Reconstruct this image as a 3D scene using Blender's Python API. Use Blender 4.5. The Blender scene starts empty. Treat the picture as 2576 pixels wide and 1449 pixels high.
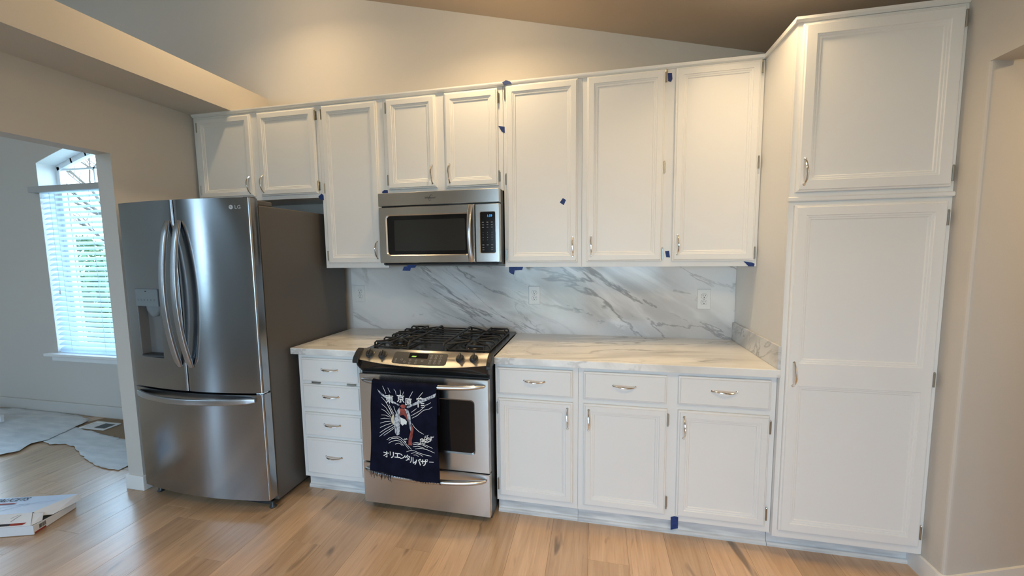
import bpy, math, random
from mathutils import Vector, Matrix
R = math.radians
scene = bpy.context.scene
COL = scene.collection

# ---------------------------------------------------------------- camera
def set_camera():
    yaw, pitch, roll, f = 0.2107, -0.0912, -0.0122, 983.54
    cy, sy, cp, sp = math.cos(yaw), math.sin(yaw), math.cos(pitch), math.sin(pitch)
    fw = Vector((-sy * cp, cy * cp, sp)); rt = Vector((cy, sy, 0)); up = rt.cross(fw)
    cr, sr = math.cos(roll), math.sin(roll)
    r2 = cr * rt + sr * up; u2 = -sr * rt + cr * up
    cam = bpy.data.cameras.new('camera'); cam.sensor_width = 36; cam.lens = f * 36 / 2576
    cam.clip_start = 0.02; cam.clip_end = 200
    o = bpy.data.objects.new('camera', cam); COL.objects.link(o)
    m = Matrix((r2, u2, -fw)).transposed().to_4x4(); m.translation = (0.5357, -2.6254, 1.4699)
    o.matrix_world = m
    scene.camera = o
set_camera()

# ---------------------------------------------------------------- sky, exposure, window light
SKY = 12.0
scene.view_settings.view_transform = 'Standard'
scene.view_settings.look = 'None'
scene.view_settings.gamma = 1
scene.view_settings.use_curve_mapping = False
scene.view_settings.exposure = 0.0
scene.cycles.max_bounces = 9; scene.cycles.diffuse_bounces = 6; scene.cycles.glossy_bounces = 4; scene.cycles.caustics_refractive = False
w = bpy.data.worlds.new('sky'); scene.world = w; w.use_nodes = True
nt = w.node_tree
bg = nt.nodes['Background']
tc = nt.nodes.new('ShaderNodeTexCoord'); sx = nt.nodes.new('ShaderNodeSeparateXYZ'); rp = nt.nodes.new('ShaderNodeValToRGB')
nt.links.new(tc.outputs['Generated'], sx.inputs[0]); nt.links.new(sx.outputs[2], rp.inputs[0]); nt.links.new(rp.outputs[0], bg.inputs[0])
rp.color_ramp.elements[0].color = (0.58, 0.79, 1.0, 1); rp.color_ramp.elements[1].color = (0.47, 0.71, 1.0, 1)
bg.inputs[1].default_value = SKY

def portal(name, loc, rot, sx_, sy_):
    l = bpy.data.lights.new(name, 'AREA'); l.shape = 'RECTANGLE'; l.size = sx_; l.size_y = sy_
    l.cycles.is_portal = True
    o = bpy.data.objects.new(name, l); COL.objects.link(o); o.location = loc; o.rotation_euler = rot
portal('sky_portal_rear_door', (-.45, -5.22, 1.06), (R(90), 0, 0), 1.7, 2.1)       # faces +y
portal('sky_portal_rear_window', (1.15, -5.22, 1.45), (R(90), 0, 0), 1.2, 1.3)
portal('sky_portal_living_a', (-5.6, -5.22, 1.5), (R(90), 0, 0), .6, 1.7)
portal('sky_portal_dining_window', (-3.79, 0.18, 1.52), (R(-90), 0, 0), 1.2, 1.9)   # faces -y

portal('sky_portal_added_high', (-4.9, -5.22, 3.1), (R(90), 0, 0), 2.8, .8)  # for the added high window that brightens the upper back wall
portal('sky_portal_added_left', (-6.05, .18, 1.45), (R(-90), 0, 0), 1.1, 1.75)  # for the added out-of-view window left of the dining window

LAMP_W = 13.6
LAMP_COL = (1.0, 0.725, 0.40)

# ---------------------------------------------------------------- materials
MATS = {}
def mat(name, base=(.8, .8, .8), rough=.5, metal=0., spec=.5, emit=None, estr=1., aniso=0., coat=0., bump=None, sheen=0.):
    m = bpy.data.materials.new(name); m.use_nodes = True
    b = m.node_tree.nodes['Principled BSDF']
    b.inputs['Base Color'].default_value = (*base, 1); b.inputs['Roughness'].default_value = rough
    b.inputs['Metallic'].default_value = metal; b.inputs['Specular IOR Level'].default_value = spec
    b.inputs['Anisotropic'].default_value = aniso; b.inputs['Coat Weight'].default_value = coat
    b.inputs['Sheen Weight'].default_value = sheen
    if emit:
        b.inputs['Emission Color'].default_value = (*emit, 1); b.inputs['Emission Strength'].default_value = estr
    if bump:
        sc, st = bump[0], bump[1]; scl = bump[2] if len(bump) > 2 else (1, 1, 1)
        n = m.node_tree.nodes; L = m.node_tree.links
        t = n.new('ShaderNodeTexCoord'); mp = n.new('ShaderNodeMapping'); mp.inputs['Scale'].default_value = scl
        no = n.new('ShaderNodeTexNoise'); no.inputs['Scale'].default_value = sc; no.inputs['Detail'].default_value = 3
        bp = n.new('ShaderNodeBump'); bp.inputs['Strength'].default_value = st; bp.inputs['Distance'].default_value = .002
        L.new(t.outputs['Object'], mp.inputs[0]); L.new(mp.outputs[0], no.inputs[0]); L.new(no.outputs[0], bp.inputs['Height'])
        L.new(bp.outputs[0], b.inputs['Normal'])
    MATS[name] = m
    return m
def vary(name, c0, c1, scale, scl=(1, 1, 1), lo=.35, hi=.65, detail=4):
    """mix two colours with noise in the base colour of a material"""
    m = MATS[name]; n = m.node_tree.nodes; L = m.node_tree.links; b = n['Principled BSDF']
    t = n.new('ShaderNodeTexCoord'); mp = n.new('ShaderNodeMapping'); mp.inputs['Scale'].default_value = scl
    no = n.new('ShaderNodeTexNoise'); no.inputs['Scale'].default_value = scale; no.inputs['Detail'].default_value = detail
    r = n.new('ShaderNodeValToRGB'); r.color_ramp.elements[0].position = lo; r.color_ramp.elements[1].position = hi
    r.color_ramp.elements[0].color = (*c0, 1); r.color_ramp.elements[1].color = (*c1, 1)
    L.new(t.outputs['Object'], mp.inputs[0]); L.new(mp.outputs[0], no.inputs[0]); L.new(no.outputs[0], r.inputs[0]); L.new(r.outputs[0], b.inputs['Base Color'])

mat('white_paint', (.77, .757, .735), .38, bump=(220, .015))
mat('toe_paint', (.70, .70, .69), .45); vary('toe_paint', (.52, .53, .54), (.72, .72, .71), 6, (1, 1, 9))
mat('wall_paint', (.555, .523, .48), .75, spec=.25, bump=(260, .12))
mat('hall_paint', (.555, .53, .495), .75, spec=.25, bump=(260, .12))
mat('dining_paint', (.60, .575, .52), .75, spec=.25)
mat('ceiling_bounce_tone', (.43, .36, .29), .8, spec=.2, bump=(160, .15))  # same paint as the walls, with brown floor bounce and shade put into the colour
mat('trim_paint', (.76, .76, .75), .42)
mat('steel', (.60, .58, .555), .27, 1, aniso=.8, bump=(120, .05, (.02, 1, 6)))
mat('fridge_steel', (.355, .37, .39), .17, 1, aniso=.85, bump=(160, .03, (.05, .05, 6)))
mat('handle_steel', (.62, .63, .65), .24, 1)
mat('bar_steel', (.44, .45, .47), .30, 1)
for k_ in ('steel', 'fridge_steel'): MATS[k_].node_tree.nodes['Principled BSDF'].inputs['Anisotropic Rotation'].default_value = .25
mat('fridge_side', (.085, .079, .073), .42, bump=(300, .08))
mat('fridge_dark', (.02, .021, .023), .4)
mat('dispenser_panel', (.17, .20, .22), .3)
mat('dispenser_cavity', (.16, .155, .15), .42)
mat('chrome', (.84, .84, .84), .16, 1)
mat('nickel', (.42, .40, .35), .3, 1)
mat('black_enamel', (.012, .012, .012), .22)
mat('black_plastic', (.018, .018, .019), .38)
mat('cast_iron', (.014, .014, .014), .5, bump=(400, .2))
mat('black_glass', (.008, .008, .009), .10, spec=.35)
mat('micro_glass', (.022, .022, .02), .14)
mat('membrane', (.05, .047, .043), .35)
mat('print_grey', (.35, .35, .34), .5)
mat('print_white', (.80, .79, .75), .8)
mat('print_black', (.02, .02, .022), .6)
mat('print_red', (.30, .035, .02), .6)
mat('print_blue_grey', (.30, .37, .45), .6)
mat('print_beige', (.62, .55, .40), .8)
mat('print_rust', (.33, .06, .045), .8); vary('print_rust', (.14, .02, .02), (.38, .08, .05), 90, (1, 1, .4))
mat('print_silver', (.42, .44, .46), .8); vary('print_silver', (.10, .11, .14), (.55, .57, .60), 170, (1, 1, .35), .40, .52)
mat('display_blue', (.0, .02, .05), .3, emit=(.05, .40, 1.0), estr=1.6)
mat('display_green', (.02, .04, .0), .3, emit=(.45, .75, .12), estr=.9)
mat('logo_silver', (.7, .7, .7), .3, .6)
mat('navy_cloth', (.008, .010, .030), .95, spec=.1, bump=(900, .5)); vary('navy_cloth', (.004, .005, .013), (.008, .009, .024), 14)
mat('painter_tape', (.006, .03, .16), .6); vary('painter_tape', (.004, .022, .12), (.008, .04, .20), 60)
mat('outlet_white', (.74, .74, .72), .35)
mat('outlet_dark', (.03, .03, .03), .5)
mat('blind_white', (.80, .87, .92), .45)
MATS['blind_white'].node_tree.nodes['Principled BSDF'].inputs['Subsurface Weight'].default_value = 0
def translucent(name, k):
    m = MATS[name]; n = m.node_tree.nodes; L = m.node_tree.links; b = n['Principled BSDF']
    t = n.new('ShaderNodeBsdfTranslucent'); t.inputs[0].default_value = b.inputs['Base Color'].default_value; x = n.new('ShaderNodeMixShader'); x.inputs[0].default_value = k
    L.new(b.outputs[0], x.inputs[1]); L.new(t.outputs[0], x.inputs[2]); L.new(x.outputs[0], n['Material Output'].inputs[0])
translucent('blind_white', .66)
mat('valance_grey', (.42, .42, .41), .5)
mat('window_frame', (.78, .80, .82), .4)
mat('cord', (.6, .62, .64), .7)
mat('floor_paper', (.62, .66, .69), .42, bump=(40, .35, (1, 6, 1))); vary('floor_paper', (.54, .58, .61), (.68, .71, .73), 5, (1, 4, 1))
mat('brown_paper', (.25, .17, .10), .7)
mat('vent_white', (.68, .69, .68), .4)
mat('vent_dark', (.10, .11, .11), .6)
mat('carton_white', (.72, .73, .75), .45)
mat('carton_blue', (.56, .66, .82), .35)
mat('carton_brown', (.30, .20, .12), .7)
mat('lamp_trim', (.8, .8, .78), .4)
mat('lamp_lens', (.9, .85, .75), .4, emit=(1.0, .76, .47), estr=12)
mat('grass', (.3, .3, .2), .9); vary('grass', (.26, .30, .20), (.42, .42, .36), 1.5)
mat('bark', (.10, .075, .055), .9)
mat('leaf', (.05, .10, .03), .7); vary('leaf', (.035, .08, .02), (.10, .17, .06), 9)
mat('concrete', (.45, .44, .42), .8)

def glass_mat():
    m = bpy.data.materials.new('window_glass'); m.use_nodes = True; n = m.node_tree.nodes; L = m.node_tree.links
    n.remove(n['Principled BSDF'])
    tr = n.new('ShaderNodeBsdfTransparent'); tr.inputs[0].default_value = (.93, .96, .97, 1)
    gl = n.new('ShaderNodeBsdfGlossy'); gl.inputs['Roughness'].default_value = .02
    lw = n.new('ShaderNodeLayerWeight'); pw = n.new('ShaderNodeMath'); pw.operation = 'POWER'; pw.inputs[1].default_value = 5
    fr = n.new('ShaderNodeMapRange'); fr.inputs[3].default_value = .05; fr.inputs[4].default_value = .9
    L.new(lw.outputs['Facing'], pw.inputs[0]); L.new(pw.outputs[0], fr.inputs[0])
    mx = n.new('ShaderNodeMixShader')
    L.new(fr.outputs[0], mx.inputs[0]); L.new(tr.outputs[0], mx.inputs[1]); L.new(gl.outputs[0], mx.inputs[2])
    L.new(mx.outputs[0], n['Material Output'].inputs[0]); MATS['window_glass'] = m
glass_mat()

def marble_mat(name, rot, stretch, seed, base=(.74, .74, .73), rough=.12, dens=1.0):
    m = bpy.data.materials.new(name); m.use_nodes = True; n = m.node_tree.nodes; L = m.node_tree.links
    b = n['Principled BSDF']; b.inputs['Roughness'].default_value = rough
    t = n.new('ShaderNodeTexCoord')
    def vein(scale, off, width, power, detail, dist):
        mp = n.new('ShaderNodeMapping'); mp.vector_type = 'TEXTURE'
        mp.inputs['Rotation'].default_value = rot; mp.inputs['Scale'].default_value = stretch
        mp.inputs['Location'].default_value = off
        no = n.new('ShaderNodeTexNoise'); no.inputs['Scale'].default_value = scale; no.inputs['Detail'].default_value = detail
        no.inputs['Roughness'].default_value = .58; no.inputs['Distortion'].default_value = dist
        L.new(t.outputs['Object'], mp.inputs[0]); L.new(mp.outputs[0], no.inputs[0])
        s = n.new('ShaderNodeMath'); s.operation = 'SUBTRACT'; s.inputs[1].default_value = .5; L.new(no.outputs[0], s.inputs[0])
        a = n.new('ShaderNodeMath'); a.operation = 'ABSOLUTE'; L.new(s.outputs[0], a.inputs[0])
        r = n.new('ShaderNodeMapRange'); r.inputs[1].default_value = 0; r.inputs[2].default_value = width
        r.inputs[3].default_value = power; r.inputs[4].default_value = 0; r.interpolation_type = 'SMOOTHSTEP'
        L.new(a.outputs[0], r.inputs[0])
        return r.outputs[0]
    def mask(scale, off, lo, hi):
        mp = n.new('ShaderNodeMapping'); mp.vector_type = 'TEXTURE'
        mp.inputs['Rotation'].default_value = rot; mp.inputs['Scale'].default_value = (stretch[0] * .8, stretch[1], stretch[2])
        mp.inputs['Location'].default_value = off
        no = n.new('ShaderNodeTexNoise'); no.inputs['Scale'].default_value = scale; no.inputs['Detail'].default_value = 1
        L.new(t.outputs['Object'], mp.inputs[0]); L.new(mp.outputs[0], no.inputs[0])
        r = n.new('ShaderNodeMapRange'); r.inputs[1].default_value = lo; r.inputs[2].default_value = hi; L.new(no.outputs[0], r.inputs[0])
        return r.outputs[0]
    def op(o, a, c):
        k = n.new('ShaderNodeMath'); k.operation = o
        for i, q in enumerate((a, c)):
            if isinstance(q, (int, float)): k.inputs[i].default_value = q
            else: L.new(q, k.inputs[i])
        return k.outputs[0]
    s = seed
    mk = mask(1.0, (s, s * 1.7, 2), .38, .56)
    v1 = op('MULTIPLY', vein(1.3, (s + 3, s, 1), .026, .85 * dens, 7, .5), mk)
    v2 = op('MULTIPLY', vein(2.6, (s + 9, s + 4, 1), .03, .6 * dens, 6, .6), mask(1.4, (s + 5, 1, s), .45, .65))
    soft = op('MULTIPLY', vein(1.2, (s + 3, s, 1), .13, .48 * dens, 6, .5), mk)
    tot = op('MAXIMUM', op('MAXIMUM', v1, v2), soft)
    mix = n.new('ShaderNodeMix'); mix.data_type = 'RGBA'
    mix.inputs[6].default_value = (*base, 1); mix.inputs[7].default_value = (.17, .165, .165, 1)
    L.new(tot, mix.inputs[0]); L.new(mix.outputs[2], b.inputs['Base Color'])
    MATS[name] = m
marble_mat('marble_splash', (0, R(30), 0), (1.6, 1, .46), 2.0, base=(.76, .75, .73), dens=.86)
marble_mat('marble_counter', (0, 0, R(14)), (1.7, .42, 1), 5.0, base=(.87, .86, .83), rough=.2, dens=.75)
marble_mat('marble_upstand', (R(-35), 0, 0), (1, .8, .3), 8.0)

def wood_mat():
    m = bpy.data.materials.new('oak_floor'); m.use_nodes = True; n = m.node_tree.nodes; L = m.node_tree.links
    b = n['Principled BSDF']; b.inputs['Specular IOR Level'].default_value = .9; b.inputs['Coat Weight'].default_value = .5; b.inputs['Coat Roughness'].default_value = .22
    t = n.new('ShaderNodeTexCoord'); oi = n.new('ShaderNodeObjectInfo')
    off = n.new('ShaderNodeVectorMath'); off.operation = 'ADD'
    mul = n.new('ShaderNodeMath'); mul.operation = 'MULTIPLY'; mul.inputs[1].default_value = 37.0; L.new(oi.outputs['Random'], mul.inputs[0])
    L.new(t.outputs['Object'], off.inputs[0]); L.new(mul.outputs[0], off.inputs[1])
    def noise(scl, scale, detail, dist=0., rough=.6):
        mp = n.new('ShaderNodeMapping'); mp.inputs['Scale'].default_value = scl
        no = n.new('ShaderNodeTexNoise'); no.inputs['Scale'].default_value = scale; no.inputs['Detail'].default_value = detail
        no.inputs['Distortion'].default_value = dist; no.inputs['Roughness'].default_value = rough
        L.new(off.outputs[0], mp.inputs[0]); L.new(mp.outputs[0], no.inputs[0]); return no.outputs[0]
    g1 = noise((9, .8, 1), 2.2, 5, 1.2)
    r1 = n.new('ShaderNodeValToRGB'); e = r1.color_ramp.elements
    e[0].position = .25; e[0].color = (.45, .28, .16, 1); e[1].position = .78; e[1].color = (.66, .46, .30, 1)
    k = e.new(.5); k.color = (.56, .37, .22, 1); L.new(g1, r1.inputs[0])
    g2 = noise((60, 1.2, 1), 3.0, 4, .3)
    r2 = n.new('ShaderNodeMapRange'); r2.inputs[1].default_value = .3; r2.inputs[2].default_value = .7; r2.inputs[3].default_value = .90; r2.inputs[4].default_value = 1.05
    L.new(g2, r2.inputs[0])
    g3 = noise((5, 1.1, 1), 2.4, 2, .4)      # sparse dark knots and checks
    r3 = n.new('ShaderNodeMapRange'); r3.inputs[1].default_value = .655; r3.inputs[2].default_value = .74; r3.inputs[3].default_value = 1.; r3.inputs[4].default_value = .38
    L.new(g3, r3.inputs[0])
    tn = n.new('ShaderNodeMapRange'); tn.inputs[3].default_value = .76; tn.inputs[4].default_value = 1.14; L.new(oi.outputs['Random'], tn.inputs[0])
    def M(a, c):
        q = n.new('ShaderNodeMath'); q.operation = 'MULTIPLY'; L.new(a, q.inputs[0]); L.new(c, q.inputs[1]); return q.outputs[0]
    f = M(M(r2.outputs[0], r3.outputs[0]), tn.outputs[0])
    sc = n.new('ShaderNodeVectorMath'); sc.operation = 'SCALE'; L.new(r1.outputs[0], sc.inputs[0]); L.new(f, sc.inputs['Scale'])
    L.new(sc.outputs[0], b.inputs['Base Color'])
    rr = n.new('ShaderNodeMapRange'); rr.inputs[3].default_value = .22; rr.inputs[4].default_value = .38; L.new(g2, rr.inputs[0]); L.new(rr.outputs[0], b.inputs['Roughness'])
    bp = n.new('ShaderNodeBump'); bp.inputs['Strength'].default_value = .12; bp.inputs['Distance'].default_value = .002; L.new(g2, bp.inputs['Height']); L.new(bp.outputs[0], b.inputs['Normal'])
    MATS['oak_floor'] = m
wood_mat()

# ---------------------------------------------------------------- mesh helpers
class MB:
    def __init__(s): s.v = []; s.f = []; s.sm = []
    def add(s, vs, fs, sm=False):
        o = len(s.v); s.v += [tuple(q) for q in vs]; s.f += [[i + o for i in f] for f in fs]; s.sm += [sm] * len(fs); return s
    def box(s, x0, x1, y0, y1, z0, z1):
        x0, x1 = min(x0, x1), max(x0, x1); y0, y1 = min(y0, y1), max(y0, y1); z0, z1 = min(z0, z1), max(z0, z1)
        return s.add([(x0, y0, z0), (x1, y0, z0), (x1, y1, z0), (x0, y1, z0), (x0, y0, z1), (x1, y0, z1), (x1, y1, z1), (x0, y1, z1)],
                     [[0, 3, 2, 1], [4, 5, 6, 7], [0, 1, 5, 4], [1, 2, 6, 5], [2, 3, 7, 6], [3, 0, 4, 7]])
    def prism(s, pts, d):
        """closed polygon of 3D points extruded by vector d"""
        n = len(pts); d = Vector(d); P = [Vector(p) for p in pts]
        nrm = Vector((0, 0, 0))
        for i in range(n): nrm += P[i].cross(P[(i + 1) % n])
        if nrm.dot(d) > 0: P.reverse()
        return s.add(P + [p + d for p in P], [list(range(n)), list(range(2 * n - 1, n - 1, -1))] +
                     [[i, i + n, (i + 1) % n + n, (i + 1) % n] for i in range(n)])
    def poly(s, pts): return s.add(pts, [list(range(len(pts)))])
    def tube(s, path, rad, n=10, sx=None, cap=True, up=(0, 0, 1), sq=1.):
        """round (or with sx elliptical) tube along a path; rad number or list"""
        P = [Vector(p) for p in path]; k = len(P); vs = []; fs = []
        prev = None
        for i, p in enumerate(P):
            t = (P[min(i + 1, k - 1)] - P[max(i - 1, 0)]).normalized()
            if prev is None:
                u = Vector(up); u = u - t * u.dot(t)
                if u.length < 1e-4: u = Vector((1, 0, 0)) - t * t.x
            else: u = prev - t * prev.dot(t)
            u.normalize(); prev = u; w_ = t.cross(u)
            r = rad[i] if isinstance(rad, (list, tuple)) else rad
            r2 = r if sx is None else (sx[i] if isinstance(sx, (list, tuple)) else sx)
            for j in range(n):
                a = 2 * math.pi * (j + .5) / n; ca, sa = math.cos(a), math.sin(a)
                vs.append(p + u * math.copysign(abs(ca) ** sq, ca) * r + w_ * math.copysign(abs(sa) ** sq, sa) * r2)
        for i in range(k - 1):
            for j in range(n): fs.append([i * n + j, i * n + (j + 1) % n, (i + 1) * n + (j + 1) % n, (i + 1) * n + j])
        s.add(vs, fs, True)
        if cap:
            o = len(s.v) - len(vs)
            s.f.append([o + j for j in range(n - 1, -1, -1)]); s.f.append([o + (k - 1) * n + j for j in range(n)]); s.sm += [False, False]
        return s
    def lathe(s, c, prof, n=24, M=None):
        """profile of (radius, height) round the local z axis at c, turned by matrix M"""
        M = M or Matrix.Identity(3); c = Vector(c); vs = []; fs = []
        for r, h in prof:
            for j in range(n):
                a = 2 * math.pi * j / n; vs.append(c + M @ Vector((r * math.cos(a), r * math.sin(a), h)))
        k = len(prof)
        for i in range(k - 1):
            for j in range(n): fs.append([i * n + j, i * n + (j + 1) % n, (i + 1) * n + (j + 1) % n, (i + 1) * n + j])
        s.add(vs, fs, True); o = len(s.v) - len(vs)
        s.f.append([o + j for j in range(n - 1, -1, -1)]); s.f.append([o + (k - 1) * n + j for j in range(n)]); s.sm += [False, False]
        return s
    def rings(s, x0, x1, z0, z1, y, prof, cap=False, back=True):
        """rectangular rings facing -y: prof = [(inset, depth behind y)]"""
        vs = []
        for d, h in prof:
            vs += [(x0 + d, y + h, z0 + d), (x1 - d, y + h, z0 + d), (x1 - d, y + h, z1 - d), (x0 + d, y + h, z1 - d)]
        fs = []
        for i in range(len(prof) - 1):
            for j in range(4): fs.append([i * 4 + j, i * 4 + (j + 1) % 4, i * 4 + 4 + (j + 1) % 4, i * 4 + 4 + j])
        if cap: fs.append([4 * (len(prof) - 1) + j for j in range(4)])
        if back: fs.append([3, 2, 1, 0])
        return s.add(vs, fs)

ROOTLOC = {}
def props(o, label=None, cat=None, group=None, kind=None):
    if label: o['label'] = label
    if cat: o['category'] = cat
    if group: o['group'] = group
    if kind: o['kind'] = kind
    return o
def thing(name, label, cat, loc, group=None):
    o = bpy.data.objects.new(name, None); COL.objects.link(o); o.location = loc; o.empty_display_size = .1
    ROOTLOC[o.name] = Vector(loc)
    return props(o, label, cat, group)
def build(mb, name, m, parent=None, bevel=0, label=None, cat=None, group=None, kind=None, smooth=None, solid=0, seg=2, origin=None):
    V = [Vector(v) for v in mb.v]
    if parent is not None: off = ROOTLOC[parent.name]
    else:
        xs = [v.x for v in V]; ys = [v.y for v in V]; zs = [v.z for v in V]
        off = Vector(((min(xs) + max(xs)) / 2, (min(ys) + max(ys)) / 2, min(zs)))
        if origin: off = Vector(origin)
    me = bpy.data.meshes.new(name); me.from_pydata([v - off for v in V], [], mb.f)
    me.materials.append(MATS[m]); me.update()
    if smooth is True: me.polygons.foreach_set('use_smooth', [True] * len(mb.f)); me.set_sharp_from_angle(angle=R(40))
    elif any(mb.sm): me.polygons.foreach_set('use_smooth', mb.sm); me.set_sharp_from_angle(angle=R(40))
    o = bpy.data.objects.new(name, me); COL.objects.link(o)
    if parent is not None: o.parent = parent
    else: o.location = off
    ROOTLOC[o.name] = off
    if solid:
        md = o.modifiers.new('thickness', 'SOLIDIFY'); md.thickness = solid; md.offset = 0
    if bevel:
        md = o.modifiers.new('edges', 'BEVEL'); md.width = bevel; md.segments = seg; md.limit_method = 'ANGLE'; md.angle_limit = R(40)
    return props(o, label, cat, group, kind)
def struct(mb, name, m, bevel=0, parent=None, **k):
    return build(mb, name, m, parent, bevel, kind=None if parent else 'structure', **k)
def text(body, name, m, parent, fn, size=1., align='CENTER', shear=0., label=None, bold=0.):
    """lettering as flat mesh; fn maps text (u,v) to a point in the room"""
    c = bpy.data.curves.new('lettering', 'FONT'); c.body = body; c.size = size; c.align_x = align; c.align_y = 'CENTER'; c.shear = shear; c.offset = bold
    c.resolution_u = 3
    o = bpy.data.objects.new('lettering', c); COL.objects.link(o)
    dg = bpy.context.evaluated_depsgraph_get(); me = bpy.data.meshes.new_from_object(o.evaluated_get(dg))
    mb = MB(); mb.add([fn(v.co.x, v.co.y) for v in me.vertices], [list(p.vertices) for p in me.polygons])
    bpy.data.objects.remove(o); bpy.data.curves.remove(c); bpy.data.meshes.remove(me)
    return build(mb, name, m, parent, label=label) if mb.v else None
def rrect(x0, x1, z0, z1, r, n=5):
    """rounded rectangle in x, z as a counter-clockwise list"""
    out = []
    for cx, cz, a0 in ((x1 - r, z0 + r, -90), (x1 - r, z1 - r, 0), (x0 + r, z1 - r, 90), (x0 + r, z0 + r, 180)):
        for i in range(n + 1):
            a = R(a0 + 90 * i / n); out.append((cx + r * math.cos(a), cz + r * math.sin(a)))
    return out

# ================================================================ the setting
def zc(x): return 2.97 - .2504 * x if x > -4.5 else 4.0968 + .2504 * (x + 4.5)
YR = -5.2; XW = -7.0
XR = 1.98

# floor: sub floor with every plank a board of its own
mb = MB(); mb.box(XW - .1, 3.4, YR - .1, .1, -.06, -.0125)
floor = struct(mb, 'floor', 'carton_brown')
rnd = random.Random(11)
KNOWN = {1: -.845, -4: -.95, -7: -1.012, -9: -1.198, -14: -1.193, -17: -.967}   # where board ends show in the photo
for k in range(-39, 16):
    x0 = .32 + .19 * k; x1 = x0 + .19
    if x1 > 3.35: break
    if x0 < XW: continue
    y = YR; L = 1.52
    if k in KNOWN:
        y0 = KNOWN[k]
        while y0 > YR: y0 -= L
        cuts = [y0]
    else: cuts = [YR - rnd.uniform(.0, 1.4)]
    while cuts[-1] < 0: cuts.append(cuts[-1] + L)
    for a, b in zip(cuts, cuts[1:]):
        a = max(a, YR); b = min(b, -.002)
        if b - a < .02: continue
        m_ = MB(); g = .0003; e = .0007; X0, X1, Y0, Y1 = x0 + g, x1 - g, a + g, b - g
        vs = [(X0, Y0, -.012), (X1, Y0, -.012), (X1, Y1, -.012), (X0, Y1, -.012), (X0, Y0, -e), (X1, Y0, -e), (X1, Y1, -e), (X0, Y1, -e),
              (X0 + e, Y0 + e, 0), (X1 - e, Y0 + e, 0), (X1 - e, Y1 - e, 0), (X0 + e, Y1 - e, 0)]
        fs = [[8, 9, 10, 11]] + [[i, (i + 1) % 4, (i + 1) % 4 + 4, i + 4] for i in range(4)] + [[i + 4, (i + 1) % 4 + 4, (i + 1) % 4 + 8, i + 8] for i in range(4)]
        m_.add(vs, fs); c = Vector(((x0 + x1) / 2, (a + b) / 2, 0))
        me = bpy.data.meshes.new('plank'); me.from_pydata([Vector(v) - c for v in m_.v], [], m_.f); me.materials.append(MATS['oak_floor'])
        o = bpy.data.objects.new('plank', me); COL.objects.link(o); o.parent = floor; o.location = c - floor.location

# back wall with the arched window opening of the dining side
WX0, WX1, WZ0 = -4.38, -3.2, .585
ARCH = [(-4.38, 2.32), (-4.2, 2.378), (-4.02, 2.43), (-3.90, 2.456), (-3.79, 2.465), (-3.68, 2.456), (-3.56, 2.43), (-3.38, 2.378), (-3.2, 2.32)]
mb = MB()
def wy(pts): mb.prism([(x, 0, z) for x, z in pts], (0, .17, 0))
wy([(WX1, -.05), (2.15, -.05), (2.15, zc(2.15) + .05), (WX1, zc(WX1) + .05)])
wy([(-5.5, -.05), (WX0, -.05), (WX0, zc(WX0) + .05), (-4.5, zc(-4.5) + .05), (-5.5, zc(-5.5) + .05)])
wy([(-6.6, -.05), (-5.5, -.05), (-5.5, .585), (-6.6, .585)]); wy([(-6.6, 2.3), (-5.5, 2.3), (-5.5, zc(-5.5) + .05), (-6.6, zc(-6.6) + .05)])
wy([(XW - .1, -.05), (-6.6, -.05), (-6.6, zc(-6.6) + .05), (XW - .1, zc(XW - .1) + .05)])
wy([(WX0, -.05), (WX1, -.05), (WX1, WZ0), (WX0, WZ0)])
for (xa, za), (xb, zb) in zip(ARCH, ARCH[1:]): wy([(xa, za), (xb, zb), (xb, zc(xb) + .05), (xa, zc(xa) + .05)])
struct(mb, 'wall_back', 'wall_paint')

# partition between kitchen and dining side, with the wide opening and the ledge beam above
XL = -2.245; XL2 = -2.363
mb = MB(); mb.box(XL2, XL, -.815, 0, 0, 2.645); mb.box(XL2, XL, -3.3, -.815, 2.074, 2.645); mb.box(XL2, XL, YR, -3.3, 0, 2.645)
struct(mb, 'wall_left', 'wall_paint')
mb = MB(); mb.box(XL + .0005, -1.897, YR, -.0005, 2.452, 2.645)
struct(mb, 'wall_beam', 'wall_paint')

# right wall: short return beside the pantry with a rounded corner, header, rest
mb = MB()
c = Vector((1.98, -.753)); d1 = Vector((0, 1)); d2 = Vector((.943, .333)); r_ = .02
pa, pb = c + d1 * r_, c + d2 * r_
arc = [pa * (1 - t) ** 2 + c * 2 * t * (1 - t) + pb * t * t for t in [i / 5 for i in range(6)]]
foot = [(XR, .0)] + [tuple(q) for q in arc] + [(3.4, -.753 + 1.42 * .353), (3.4, 0)]
mb.prism([(x, y, 0) for x, y in foot], (0, 0, 2.62))
struct(mb, 'wall_right', 'wall_paint')
mb = MB(); mb.box(XR, XR + .14, -1.9, -.7331, 2.164, 2.62)
struct(mb, 'trim_1', 'wall_paint')
mb = MB(); mb.box(XR, XR + .14, YR, -1.9, 0, 2.62)
struct(mb, 'wall_entry', 'wall_paint')
mb = MB(); mb.box(3.4, 3.5, YR, .1, 0, 2.6); mb.box(XR + .14, 3.4, YR, -.05, 2.44, 2.5)
struct(mb, 'wall_hall', 'hall_paint')
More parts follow.
